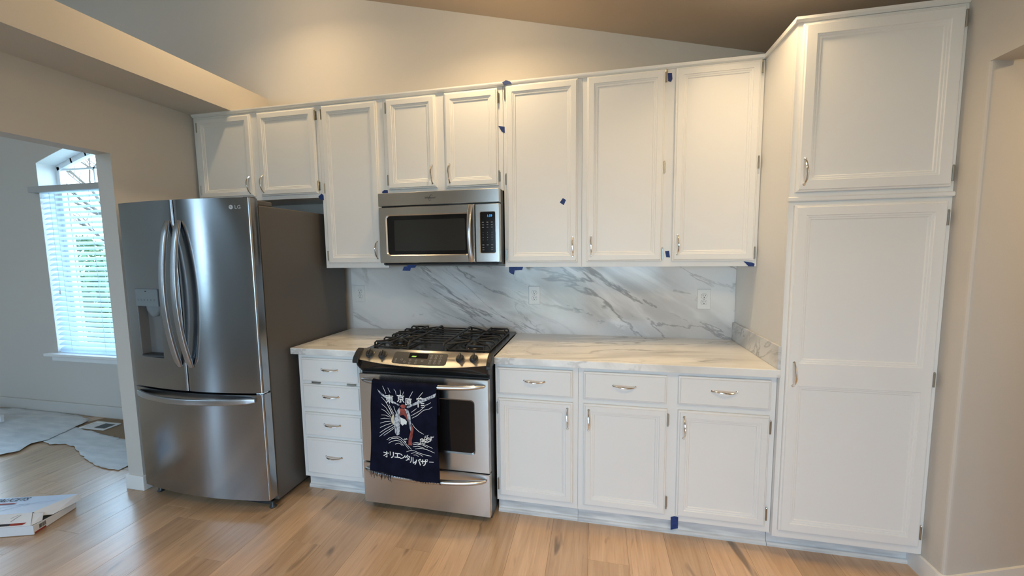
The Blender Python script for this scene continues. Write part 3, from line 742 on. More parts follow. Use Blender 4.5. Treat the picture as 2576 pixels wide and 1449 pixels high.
mb = MB(); mb.box(FX1 - .05, FX1 - .006, -.835, -.795, 1.7785, 1.784); build(mb, 'hinge_plate', 'fridge_side', fr, bevel=.002)
mb = MB(); mb.box(FX1 - .055, FX1 - .01, -.835, -.80, .694, .7015); mb.tube([(FX1 - .03, -.828, .69), (FX1 - .03, -.828, .706)], .007, 10); build(mb, 'hinge_plate', 'chrome', fr)
mb = MB(); lx, lz = -1.372, 1.7285
mb.poly([on(.0115 * math.cos(i * math.pi / 12), .0115 * math.sin(i * math.pi / 12), lx, lz, .0012) for i in range(24)])
lg = build(mb, 'emblem', 'logo_silver', rdoor)
mb = MB()
for a, b, c_, d in ((-.0012, -.0055, .0012, .0065), (-.0012, -.0055, .0045, -.0035)): mb.poly([on(a, b, lx, lz, .0016), on(c_, b, lx, lz, .0016), on(c_, d, lx, lz, .0016), on(a, d, lx, lz, .0016)])
mb.poly([on(-.0045 + .0018 * math.cos(i * math.pi / 5), .004 + .0018 * math.sin(i * math.pi / 5), lx, lz, .0016) for i in range(10)])
build(mb, 'emblem_mark', 'fridge_dark', lg)
text('LG', 'lettering', 'logo_silver', rdoor, lambda u, v: on(u, v, -1.335, 1.7275, .0012), .028)

# ---- range
RX0, RX1 = -.754, -.004; RC = (RX0 + RX1) / 2
ra_ = thing('gas_range', 'stainless slide-in gas range with black cooktop and grates', 'range', (RC, -.36, 0))
build(MB().box(RX0 + .002, RX1, -.688, -.03, .03, .912), 'body', 'black_plastic', ra_)
for x in (RX0 + .05, RX1 - .05):
    for y in (-.62, -.08): build(MB().lathe((x, y, 0), [(.016, 0), (.016, .012), (.01, .014), (.01, .032)], 12), 'foot', 'black_plastic', ra_)
mb = MB(); mb.box(-.766, .006, -.672, -.03, .9145, .926)
ct = build(mb, 'cooktop', 'black_enamel', ra_, bevel=.004)
mb = MB(); mb.box(-.75, -.01, -.672, -.655, .926, .937); build(mb, 'front_lip', 'black_enamel', ct, bevel=.004)
def bow(x): return max(0, 1 - ((x - RC) / .375) ** 2)
def fas(x, t, lift=0.):
    yb, zb = -.722 - .024 * bow(x), .889 - .021 * bow(x)
    a = Vector((x, -.668, .9385)); b = Vector((x, yb, zb)); d = b - a; n_ = Vector((0, d.z, -d.y)).normalized()
    return a + d * t + n_ * lift
mb = MB(); N = 28; xs = [RX0 + .004 + (RX1 - RX0 - .008) * i / N for i in range(N + 1)]; vs = []
for x in xs: vs += [fas(x, 0, -.004), fas(x, .0), fas(x, .5), fas(x, 1.), fas(x, 1., -.006)]
mb.add(vs, [[i * 5 + j, i * 5 + j + 1, i * 5 + 6 + j, i * 5 + 5 + j] for i in range(N) for j in range(4)])
cp = build(mb, 'control_panel', 'steel', ra_, smooth=True)
mb = MB(); vs = []
for x in xs:
    e = fas(x, 1., -.003); vs += [e, Vector((x, e.y + .006, e.z - .016)), Vector((x, -.714 - .006 * bow(x), .842)), Vector((x, -.700, .822)), Vector((x, -.690, .812)), Vector((x, -.66, .812)), Vector((x, -.66, .93))]
mb.add(vs, [[i * 7 + j, i * 7 + j + 1, i * 7 + 8 + j, i * 7 + 7 + j] for i in range(N) for j in range(6)])
build(mb, 'lower_fascia', 'black_enamel', ra_, smooth=True)
prof = [(-.655, .935), (-.672, .941), (-.695, .930), (-.722, .905), (-.735, .884), (-.736, .868), (-.727, .852), (-.708, .832), (-.655, .822)]
for x0, x1 in ((-.781, RX0 + .008), (RX1 - .008, .014)):
    mb = MB(); mb.prism([(x0, y, z) for y, z in prof[1:6]] + [(x0, -.662, .882), (x0, -.662, .935)], (x1 - x0, 0, 0)); mb.prism([(max(x0, RX0 - .003), y, z) for y, z in prof[5:]] + [(max(x0, RX0 - .003), -.655, .88)], (min(x1, RX1 + .004) - max(x0, RX0 - .003), 0, 0))
    build(mb, 'end_cap', 'black_plastic', ra_, bevel=.004)
T_ = (fas(RC, 1) - fas(RC, 0)).normalized(); N_ = Vector((0, T_.z, -T_.y)).normalized()
KM = Matrix((Vector((1, 0, 0)), -T_, N_)).transposed()
for x in (-.692, -.613, -.161, -.086):
    c_ = fas(x, .45, .0005)
    k = build(MB().lathe(c_, [(.0235, 0), (.0235, .003), (.019, .005), (.0175, .016), (.015, .019), (.004, .0195)], 24, KM), 'knob', 'black_plastic', cp)
    mb = MB(); mb.prism([c_ + KM @ Vector(q) for q in ((-.0055, -.018, .014), (.0055, -.018, .014), (.0045, .021, .014), (-.0045, .021, .014))], N_ * .013); build(mb, 'grip', 'black_plastic', k, bevel=.002)
    mb = MB(); mb.add([c_ + KM @ Vector(q) for q in ((-.0008, .006, .0274), (.0008, .006, .0274), (.0008, .02, .0274), (-.0008, .02, .0274))], [[0, 1, 2, 3]]); build(mb, 'pointer', 'print_grey', k)
    mb = MB()
    for i in range(28):
        a0, a1 = R(200 + 10 * i), R(200 + 10 * (i + .7)); q = lambda a, r: c_ + KM @ Vector((r * math.sin(a), r * math.cos(a), .0008))
        if 5 < i < 26: mb.poly([q(a0, .0268), q(a0, .0278), q(a1, .0278), q(a1, .0268)])
    build(mb, 'dial_ring', 'print_black', k)
mb = MB()
X0, X1 = -.545, -.234
loop = []
for u, t in rrect(0, 1, 0, 1, .06, 3): loop.append(fas(X0 + u * (X1 - X0), .87 - t * .72, .0012))
xsn = [X0 + .008 + (X1 - X0 - .016) * i / 12 for i in range(13)]
for a, b in zip(xsn, xsn[1:]):
    mb.add([fas(a, .87, .0014), fas(b, .87, .0014), fas(b, .15, .0014), fas(a, .15, .0014)], [[0, 1, 2, 3]])
mb.add([fas(X0, .80, .0014), fas(X0 + .008, .87, .0014), fas(X0 + .008, .15, .0014), fas(X0, .22, .0014)], [[0, 1, 2, 3]])
mb.add([fas(X1, .80, .0014), fas(X1 - .008, .87, .0014), fas(X1 - .008, .15, .0014), fas(X1, .22, .0014)], [[3, 2, 1, 0]])
tp = build(mb, 'touch_panel', 'membrane', cp)
mb = MB(); mb.add([fas(-.455, .5, .0019), fas(-.345, .5, .0019), fas(-.345, .2, .0019), fas(-.455, .2, .0019)], [[0, 1, 2, 3]]); dsp = build(mb, 'display', 'black_glass', tp)
mb = MB(); mb.add([fas(-.44, .44, .0023), fas(-.415, .44, .0023), fas(-.41, .36, .0023), fas(-.435, .36, .0023)], [[0, 1, 2, 3]])
build(mb, 'lit_segments', 'display_green', dsp)
spots = [(x, t) for x in (-.325, -.298, -.271) for t in (.30, .45, .60, .75)] + [(-.44, .63), (-.405, .63), (-.37, .63), (-.44, .78), (-.405, .78), (-.525, .62), (-.49, .62), (-.47, .75), (-.525, .78)]
for x, t in spots:
    mb = MB(); c_ = fas(x, t, .0018)
    for i in range(12):
        a0, a1 = i * math.pi / 6, (i + 1) * math.pi / 6; q = lambda a, r: c_ + KM @ Vector((r * math.cos(a) * 1.15, r * math.sin(a), 0))
        mb.poly([q(a0, .0042), q(a0, .0054), q(a1, .0054), q(a1, .0042)])
    build(mb, 'button', 'print_grey', tp)
# burners and grates
for bx, by, r in ((-.62, -.47, .045), (-.62, -.20, .036), (-.155, -.47, .05), (-.155, -.20, .036)):
    b_ = build(MB().lathe((bx, by, .926), [(r + .03, 0), (r + .026, .004), (r + .008, .006), (r + .006, .014), (r, .016)], 28), 'burner', 'black_enamel', ct)
    build(MB().lathe((bx, by, .9425), [(r, 0), (r + .002, .003), (r - .004, .007), (.004, .008)], 24), 'burner_cap', 'cast_iron', b_)
def bar(mb, P, r=.0055): mb.tube(P, r, 6, up=(0, 0, 1))
ZG = .958
def side_grate(xo, xi):
    s = 1 if xi > xo else -1; mb = MB(); bx = (xo + xi) / 2
    loop = [(x, y, .9335) for x, y in rrect(min(xo, xi), max(xo, xi), -.605, -.085, .03, 4)]; loop.append(loop[0]); bar(mb, loop, .005)
    for by in (-.47, -.20):
        for dy in (-.105, .0, .10):
            y = by + dy
            if dy == 0: bar(mb, [(xo, y, .930), (xo + s * .002, y, .950), (xo + s * .012, y, ZG), (bx - s * .03, y, ZG - .001)])
            else: bar(mb, [(xo, y, .930), (xo + s * .002, y, .950), (xo + s * .012, y, ZG), (xo + s * .045, y - dy * .15, ZG), (bx - s * .022, by + (.022 if dy > 0 else -.022), ZG - .001)])
            bar(mb, [(xi, y, ZG), (xi - s * .03, y - dy * .15, ZG), (bx + s * .024, by + (0 if dy == 0 else .022 if dy > 0 else -.022), ZG - .001)])
        for sy in (-1, 1):
            bar(mb, [(bx, by + sy * .03, ZG - .001), (bx, by + sy * .10, ZG), (bx, by + sy * .125, ZG - .002), (bx, by + sy * .133, .936)])
    bar(mb, [(xo, -.34, .93), (xo + s * .004, -.34, .952), (xo + s * .015, -.34, ZG), (xi, -.34, ZG)])
    for y in (-.60, -.09): bar(mb, [(xo + s * .03, y, .928), (xo + s * .03, y + (.004 if y < -.3 else -.004), ZG - .003), (bx, y + (.012 if y < -.3 else -.012), ZG - .001)], .006)
    build(mb, 'grate', 'cast_iron', ct)
side_grate(-.735, -.508); side_grate(-.030, -.282)
mb = MB()
for x in (-.50, -.29):
    bar(mb, [(x, -.618, .928), (x, -.612, .955), (x, -.595, .968), (x, -.12, .968), (x, -.103, .958), (x, -.098, .928)], .007)
for i in range(8):
    y = -.57 + .061 * i; bar(mb, [(-.50, y, .960), (-.29, y, .960)], .0048)
build(mb, 'center_grate', 'cast_iron', ct)
# oven door
OY = -.719
mb = MB(); loft(mb, [(RX0, RX1, .296, .808, .004, -.689), (RX0, RX1, .296, .808, .004, OY + .004), (RX0 + .003, RX1 - .003, .299, .805, .004, OY), (-.676, -.082, .393, .697, .022, OY), (-.668, -.090, .401, .689, .018, OY + .006)], cap=False)
od = build(mb, 'oven_door', 'steel', ra_)
mb = MB(); loft(mb, [(-.670, -.088, .399, .691, .018, OY + .012), (-.670, -.088, .399, .691, .018, OY + .006)]); build(mb, 'oven_window', 'black_glass', od)
HZ = .776
def hy(x): s = max(0., min(1., (x - RX0 - .022) / (RX1 - RX0 - .044))); return OY - .006 - .056 * math.sin(math.pi * s) ** .62
def hbar(parent, z):
    P = []; rd = []
    for i in range(33):
        s = i / 32; x = RX0 + .022 + (RX1 - RX0 - .044) * s; P.append((x, hy(x), z)); rd.append(.007 + .0065 * min(1, min(s, 1 - s) / .12) ** .6)
    build(MB().tube(P, rd, 14, up=(0, 0, 1)), 'handle', 'handle_steel', parent, smooth=True)
hbar(od, HZ)
mb = MB(); loft(mb, [(RX0, RX1, .05, .289, .004, -.689), (RX0, RX1, .05, .289, .004, OY + .004), (RX0 + .003, RX1 - .003, .053, .286, .004, OY)])
sd = build(mb, 'storage_drawer', 'steel', ra_); hbar(sd, .258)

# ---- microwave
mw = thing('microwave', 'stainless over-the-range microwave mounted under the short cabinet', 'microwave', (-.385, -.21, 1.397))
MX0, MX1, MY = -.768, -.004, -.421
build(MB().box(MX0 + .004, MX1 - .001, -.386, -.014, 1.400, 1.8365), 'body', 'black_plastic', mw, bevel=.002)
mb = MB(); mb.box(MX0 + .02, MX1 - .02, -.405, -.03, 1.397, 1.409); build(mb, 'underside', 'black_plastic', mw, bevel=.004)
mb = MB(); loft(mb, [(MX0, MX1, 1.758, 1.8365, .003, -.385), (MX0, MX1, 1.758, 1.8365, .003, MY + .004), (MX0 + .003, MX1 - .003, 1.761, 1.8335, .003, MY)]); ms = build(mb, 'vent_strip', 'steel', mw)
mb = MB(); DX1 = -.153
loft(mb, [(MX0, DX1, 1.413, 1.7515, .004, -.385), (MX0, DX1, 1.413, 1.7515, .004, MY + .005), (MX0 + .004, DX1 - .003, 1.417, 1.7475, .004, MY), (-.722, -.182, 1.456, 1.705, .026, MY), (-.714, -.189, 1.463, 1.698, .02, MY + .005)], cap=False)
md_ = build(mb, 'door', 'steel', mw)
mb = MB(); loft(mb, [(-.716, -.187, 1.461, 1.700, .02, MY + .009), (-.716, -.187, 1.461, 1.700, .02, MY + .005)]); mg = build(mb, 'window', 'black_glass', md_)
mb = MB(); loft(mb, [(-.668, -.214, 1.486, 1.672, .008, MY + .0049), (-.668, -.214, 1.486, 1.672, .008, MY + .0044)]); build(mb, 'mesh_screen', 'micro_glass', mg)
P = []; rb = []
for i in range(21):
    s = i / 20; P.append((-.176 - .002 * math.sin(math.pi * s), MY - .004 - .036 * math.sin(math.pi * s) ** .8, 1.418 + .329 * s))
build(MB().tube(P, [.0155 - .003 * math.sin(math.pi * i / 20) for i in range(21)], 14, .006, up=(1, 0, 0)), 'handle', 'handle_steel', md_, smooth=True)
mb = MB(); loft(mb, [(-.150, MX1, 1.413, 1.7515, .004, -.385), (-.150, MX1, 1.413, 1.7515, .004, MY + .005), (-.147, MX1 - .004, 1.417, 1.7475, .004, MY), (-.124, -.029, 1.466, 1.706, .008, MY), (-.121, -.032, 1.469, 1.703, .006, MY + .003)], cap=False)
mc = build(mb, 'control_section', 'steel', mw)
mb = MB(); loft(mb, [(-.122, -.031, 1.468, 1.704, .006, MY + .006), (-.122, -.031, 1.468, 1.704, .006, MY + .003)]); kp = build(mb, 'keypad', 'black_glass', mc)
text('1:59', 'clock_digits', 'display_blue', kp, lambda u, v: (-.064 + u, MY + .0024, 1.681 + v), .0185)
for j in range(12):
    z = 1.645 - .0145 * j
    for i in range(3):
        if j in (3, 8) or (j > 9 and i == 1): continue
        x = -.104 + .0265 * i; wd = .0055 if j < 3 or j > 8 else .0018
        mb = MB(); mb.poly([(x - wd, MY + .0024, z - .0011), (x + wd, MY + .0024, z - .0011), (x + wd, MY + .0024, z + .0011), (x - wd, MY + .0024, z + .0011)]); build(mb, 'key', 'print_grey', kp)
text('Whirlpool', 'lettering', 'print_black', ms, lambda u, v: (-.427 + u, MY - .0006, 1.798 + v), .0165, shear=.2)
mb = MB()
for i in range(22):
    a0, a1 = R(30 + 13 * i), R(30 + 13 * (i + 1)); q = lambda a, k: (-.423 + (.013 + k) * math.cos(a) * .7 + .35 * .016 * math.sin(a), MY - .0007, 1.798 + (.0165 + k) * math.sin(a))
    k_ = .0007 + .0006 * math.sin(math.pi * i / 21); mb.poly([q(a0, -k_), q(a0, k_), q(a1, k_), q(a1, -k_)])
build(mb, 'swoosh', 'print_black', ms)

# ---------------------------------------------------------------- printed towel over the oven handle
STROKES = [
 [(-0.57, 0.769), (-0.549, 0.729)],
 [(-0.537, 0.762), (-0.523, 0.737)],
 [(-0.501, 0.758), (-0.491, 0.746), (-0.489, 0.728)],
 [(-0.463, 0.758), (-0.461, 0.734)],
 [(-0.443, 0.749), (-0.45, 0.731)],
 [(-0.39, 0.754), (-0.413, 0.715)],
 [(-0.334, 0.753), (-0.36, 0.723)],
 [(-0.578, 0.707), (-0.553, 0.687), (-0.531, 0.654), (-0.51, 0.616)],
 [(-0.546, 0.678), (-0.527, 0.643), (-0.517, 0.619)],
 [(-0.531, 0.671), (-0.505, 0.621)],
 [(-0.506, 0.664), (-0.495, 0.63)],
 [(-0.58, 0.67), (-0.552, 0.654), (-0.524, 0.615)],
 [(-0.583, 0.641), (-0.558, 0.634), (-0.522, 0.604)],
 [(-0.585, 0.608), (-0.559, 0.611), (-0.524, 0.602)],
 [(-0.591, 0.585), (-0.564, 0.593), (-0.523, 0.593)],
 [(-0.594, 0.56), (-0.561, 0.574), (-0.525, 0.581)],
 [(-0.596, 0.535), (-0.562, 0.554), (-0.521, 0.571)],
 [(-0.599, 0.506), (-0.563, 0.532), (-0.512, 0.563)],
 [(-0.602, 0.485), (-0.563, 0.517), (-0.506, 0.554)],
 [(-0.574, 0.495), (-0.54, 0.519), (-0.506, 0.546)],
 [(-0.292, 0.701), (-0.31, 0.689), (-0.326, 0.684)],
 [(-0.324, 0.68), (-0.352, 0.654), (-0.402, 0.624)],
 [(-0.284, 0.679), (-0.302, 0.666), (-0.334, 0.657), (-0.366, 0.629), (-0.398, 0.611)],
 [(-0.371, 0.665), (-0.401, 0.642)],
 [(-0.399, 0.583), (-0.386, 0.565), (-0.36, 0.543), (-0.334, 0.529)],
 [(-0.556, 0.473), (-0.536, 0.488), (-0.513, 0.495), (-0.48, 0.497), (-0.458, 0.484), (-0.436, 0.46), (-0.405, 0.44)],
 [(-0.542, 0.472), (-0.523, 0.485), (-0.495, 0.489), (-0.472, 0.482), (-0.45, 0.462), (-0.423, 0.438)],
 [(-0.545, 0.456), (-0.523, 0.47), (-0.5, 0.477), (-0.477, 0.474), (-0.455, 0.451)],
 [(-0.505, 0.455), (-0.486, 0.463), (-0.473, 0.458), (-0.464, 0.45)],
 [(-0.399, 0.476), (-0.376, 0.483), (-0.349, 0.481), (-0.322, 0.47), (-0.289, 0.456)],
 [(-0.397, 0.468), (-0.372, 0.475), (-0.345, 0.473), (-0.314, 0.458)],
 [(-0.397, 0.457), (-0.367, 0.465), (-0.332, 0.454)],
 [(-0.384, 0.447), (-0.354, 0.454), (-0.319, 0.447), (-0.278, 0.431)],
 [(-0.44, 0.42), (-0.409, 0.435), (-0.387, 0.436), (-0.355, 0.426), (-0.324, 0.417), (-0.296, 0.412)],
 [(-0.41, 0.417), (-0.387, 0.427), (-0.36, 0.421), (-0.341, 0.41)],
 [(-0.394, 0.412), (-0.378, 0.415), (-0.363, 0.407)],
 [(-0.32, 0.491), (-0.326, 0.49), (-0.331, 0.492), (-0.331, 0.496), (-0.328, 0.5)],
 [(-0.303, 0.506), (-0.297, 0.502), (-0.297, 0.496), (-0.302, 0.491), (-0.31, 0.49)],
 [(-0.325, 0.502), (-0.33, 0.504), (-0.331, 0.509), (-0.327, 0.514), (-0.321, 0.515)],
 [(-0.314, 0.499), (-0.314, 0.495), (-0.318, 0.492), (-0.323, 0.491), (-0.327, 0.494)],
 [(-0.304, 0.513), (-0.311, 0.513), (-0.316, 0.517), (-0.315, 0.523), (-0.309, 0.527)],
 [(-0.33, 0.491), (-0.326, 0.487), (-0.329, 0.481), (-0.335, 0.478), (-0.342, 0.479)],
 [(-0.322, 0.51), (-0.316, 0.511), (-0.311, 0.508), (-0.31, 0.503), (-0.315, 0.499)],
 [(-0.331, 0.497), (-0.336, 0.494), (-0.342, 0.494), (-0.345, 0.498), (-0.344, 0.503)],
 [(-0.292, 0.506), (-0.297, 0.509), (-0.297, 0.514), (-0.293, 0.518), (-0.286, 0.519)],
 [(-0.296, 0.518), (-0.292, 0.513), (-0.294, 0.507), (-0.301, 0.503), (-0.309, 0.504)],
 [(-0.354, 0.496), (-0.354, 0.501), (-0.349, 0.505), (-0.342, 0.506), (-0.337, 0.503)],
 [(-0.307, 0.492), (-0.311, 0.487), (-0.319, 0.486), (-0.325, 0.489), (-0.325, 0.495)],
 [(-0.304, 0.499), (-0.301, 0.503), (-0.296, 0.504), (-0.292, 0.502), (-0.291, 0.498)],
 [(-0.34, 0.49), (-0.348, 0.489), (-0.353, 0.494), (-0.352, 0.5), (-0.346, 0.505)],
 [(-0.338, 0.489), (-0.344, 0.491), (-0.345, 0.496), (-0.341, 0.501), (-0.334, 0.502)],
 [(-0.353, 0.485), (-0.349, 0.489), (-0.343, 0.489), (-0.339, 0.487), (-0.34, 0.482)],
 [(-0.316, 0.5), (-0.321, 0.5), (-0.323, 0.503), (-0.321, 0.507), (-0.317, 0.509)],
 [(-0.325, 0.512), (-0.328, 0.515), (-0.327, 0.519), (-0.323, 0.521), (-0.318, 0.521)],
 [(-0.317, 0.494), (-0.313, 0.494), (-0.31, 0.492), (-0.31, 0.489), (-0.314, 0.486)],
 [(-0.28, 0.523), (-0.281, 0.518), (-0.287, 0.514), (-0.295, 0.514), (-0.298, 0.519)],
 [(-0.306, 0.509), (-0.299, 0.507), (-0.298, 0.5), (-0.303, 0.495), (-0.311, 0.493)],
 [(-0.356, 0.489), (-0.352, 0.486), (-0.352, 0.481), (-0.357, 0.477), (-0.364, 0.476)],
 [(-0.324, 0.489), (-0.329, 0.487), (-0.335, 0.489), (-0.336, 0.493), (-0.333, 0.498)],
 [(-0.353, 0.478), (-0.356, 0.474), (-0.361, 0.472), (-0.366, 0.474), (-0.367, 0.478)],
 [(-0.319, 0.494), (-0.323, 0.498), (-0.32, 0.504), (-0.313, 0.507), (-0.306, 0.506)],
 [(-0.337, 0.491), (-0.337, 0.497), (-0.332, 0.502), (-0.323, 0.504), (-0.317, 0.5)],
 [(-0.443, 0.49), (-0.446, 0.49), (-0.448, 0.491), (-0.448, 0.493)],
 [(-0.44, 0.491), (-0.439, 0.493), (-0.436, 0.494), (-0.433, 0.494)],
 [(-0.449, 0.47), (-0.447, 0.472), (-0.444, 0.473), (-0.441, 0.472)],
 [(-0.442, 0.484), (-0.44, 0.488), (-0.435, 0.491), (-0.43, 0.49)],
 [(-0.448, 0.482), (-0.448, 0.485), (-0.446, 0.487), (-0.443, 0.487)],
 [(-0.451, 0.472), (-0.449, 0.476), (-0.444, 0.478), (-0.439, 0.477)],
 [(-0.447, 0.484), (-0.45, 0.484), (-0.452, 0.486), (-0.452, 0.489)],
]
PATCHES = {
 'grey': [
  [(-0.604, 0.749), (-0.577, 0.731), (-0.518, 0.698), (-0.471, 0.675), (-0.474, 0.668), (-0.527, 0.692), (-0.582, 0.721), (-0.6, 0.739)],
  [(-0.262, 0.752), (-0.267, 0.732), (-0.3, 0.717), (-0.355, 0.692), (-0.396, 0.676), (-0.419, 0.662), (-0.43, 0.668), (-0.4, 0.685), (-0.345, 0.714), (-0.291, 0.737)],
  [(-0.488, 0.639), (-0.471, 0.662), (-0.47, 0.636), (-0.477, 0.513), (-0.492, 0.505), (-0.503, 0.52), (-0.507, 0.581), (-0.498, 0.617)],
  [(-0.442, 0.658), (-0.419, 0.653), (-0.407, 0.624), (-0.404, 0.581), (-0.405, 0.537), (-0.414, 0.554), (-0.419, 0.592), (-0.429, 0.631)],
 ],
 'red': [
  [(-0.469, 0.668), (-0.461, 0.676), (-0.448, 0.679), (-0.434, 0.676), (-0.432, 0.667), (-0.442, 0.66), (-0.458, 0.657)],
  [(-0.473, 0.654), (-0.442, 0.657), (-0.43, 0.631), (-0.417, 0.606), (-0.422, 0.588), (-0.439, 0.613), (-0.452, 0.622), (-0.469, 0.615), (-0.474, 0.632)],
  [(-0.403, 0.579), (-0.389, 0.556), (-0.397, 0.511), (-0.403, 0.489), (-0.401, 0.463), (-0.427, 0.461), (-0.421, 0.501), (-0.41, 0.532)],
 ],
 'white': [
  [(-0.471, 0.606), (-0.458, 0.602), (-0.44, 0.597), (-0.43, 0.587), (-0.435, 0.569), (-0.445, 0.572), (-0.459, 0.561), (-0.47, 0.571)],
 ],
 'sun': [
  [(-0.505, 0.621), (-0.517, 0.611), (-0.523, 0.595), (-0.522, 0.578), (-0.514, 0.566), (-0.505, 0.559), (-0.508, 0.585)],
 ],
}
GLYPHS = [
  ('東', -0.529, 0.702, 0.049),
  ('京', -0.463, 0.71, 0.048),
  ('原', -0.417, 0.697, 0.043),
  ('宿', -0.345, 0.698, 0.056),
  ('オ', -0.564, 0.392, 0.041),
  ('リ', -0.527, 0.395, 0.041),
  ('エ', -0.494, 0.396, 0.038),
  ('ン', -0.464, 0.393, 0.037),
  ('タ', -0.433, 0.389, 0.039),
  ('ル', -0.401, 0.383, 0.041),
  ('バ', -0.371, 0.378, 0.041),
  ('ザ', -0.335, 0.378, 0.04),
  ('ー', -0.297, 0.382, 0.027),
]

def towel_y(x, z):
    d = max(0., HZ - z)
    return hy(x) - .0165 - .0045 * math.sin(19 * x + 2.2 * d + .8) * min(1, d / .2) - .003 * math.sin(43 * x - 3 * d) * min(1, d / .1) - .012 * d
tw = thing('dish_towel', 'navy dish towel with white Japanese print draped over the oven handle', 'towel', (-.455, -.79, .235))
mb = MB(); NX, NB, NA, NF = 44, 8, 6, 44; rows = []
def edge(s, k):                   # left and right edge of the cloth for height fraction k (0 top, 1 hem)
    xl = -.642 - .028 * k - .004 * math.sin(7 * k); xr = -.262 + .006 * k + .002 * math.sin(9 * k)
    return xl + (xr - xl) * s
for j in range(NB + NA + NF + 1):
    row = []
    for i in range(NX + 1):
        s = i / NX
        if j < NB:
            k = j / NB; x = edge(s, 0); row.append((x, hy(x) + .0175 + .004 * (1 - k), HZ - .16 + .16 * k))
        elif j <= NB + NA:
            a = math.pi * (j - NB) / NA; x = edge(s, 0); row.append((x, hy(x) + .0165 * math.cos(a), HZ + .0165 * math.sin(a) + .003 * math.sin(a) * math.sin(31 * x) ** 2))
        else:
            k = (j - NB - NA) / NF; x = edge(s, k); zb = .285 - .020 * s; z = HZ - (HZ - zb) * k; row.append((x, towel_y(x, z), z))
    rows.append(row)
vs = [q for r in rows for q in r]; n = NX + 1
mb.add(vs, [[j * n + i, j * n + n + i, j * n + n + i + 1, j * n + i + 1] for j in range(len(rows) - 1) for i in range(NX)], True)
build(mb, 'cloth', 'navy_cloth', tw, smooth=True, solid=.003)
mb = MB(); rnd = random.Random(3)
for i in range(64):
    s = i / 63; x = edge(s, 1); z0 = .287 - .020 * s; L = (.042 if s < .33 else .010) * rnd.uniform(.6, 1.15); dx = rnd.uniform(-.008, .008)
    mb.tube([(x, towel_y(x, z0), z0), (x + dx * .4, towel_y(x, z0) - .001, z0 - L * .5), (x + dx, towel_y(x, z0) + rnd.uniform(-.004, .004), z0 - L)], [.0016, .0014, .0007], 5)
build(mb, 'fringe', 'navy_cloth', tw)['kind'] = 'stuff'
def cl(x, z, l=.0022): return (x, towel_y(x, z) - l, z)
mb = MB()
for st in STROKES:
    q = []                        # resample and widen each line
    for a, b in zip(st, st[1:]):
        m_ = max(1, int(math.hypot(b[0] - a[0], b[1] - a[1]) / .012))
        q += [(a[0] + (b[0] - a[0]) * t / m_, a[1] + (b[1] - a[1]) * t / m_) for t in range(m_)]
    q.append(st[-1]); L_, R_ = [], []
    for i, c_ in enumerate(q):
        a, b = q[max(i - 1, 0)], q[min(i + 1, len(q) - 1)]; d = Vector((b[0] - a[0], b[1] - a[1])); d.normalize()
        wd = .00125 * (.75 if i in (0, len(q) - 1) else 1); L_.append(cl(c_[0] - d.y * wd, c_[1] + d.x * wd)); R_.append(cl(c_[0] + d.y * wd, c_[1] - d.x * wd))
    k = len(q); mb.add(L_ + R_, [[i, k + i, k + i + 1, i + 1] for i in range(k - 1)])
build(mb, 'line_print', 'print_white', tw)['kind'] = 'stuff'
def patch(mb, P, lift):
    """fan of small pieces that follows the cloth"""
    cx = sum(p[0] for p in P) / len(P); cz = sum(p[1] for p in P) / len(P)
    mb.poly([cl(x, z, lift) for x, z in P])
for key, m_, lift in (('sun', 'print_beige', .0026), ('white', 'print_white', .0030), ('red', 'print_rust', .0034), ('grey', 'print_silver', .0038)):
    for P in PATCHES[key]:
        mb = MB(); patch(mb, P, lift); build(mb, {'sun': 'sun_print', 'white': 'chest_print', 'red': 'crane_print', 'grey': 'feather_print'}[key], m_, tw)
for ch, gx, gz, gs in GLYPHS:
    text(ch, 'lettering', 'print_white', tw, lambda u, v, gx=gx, gz=gz: cl(gx + u, gz + v - .004, .0024), gs * 1.02, bold=.0008)

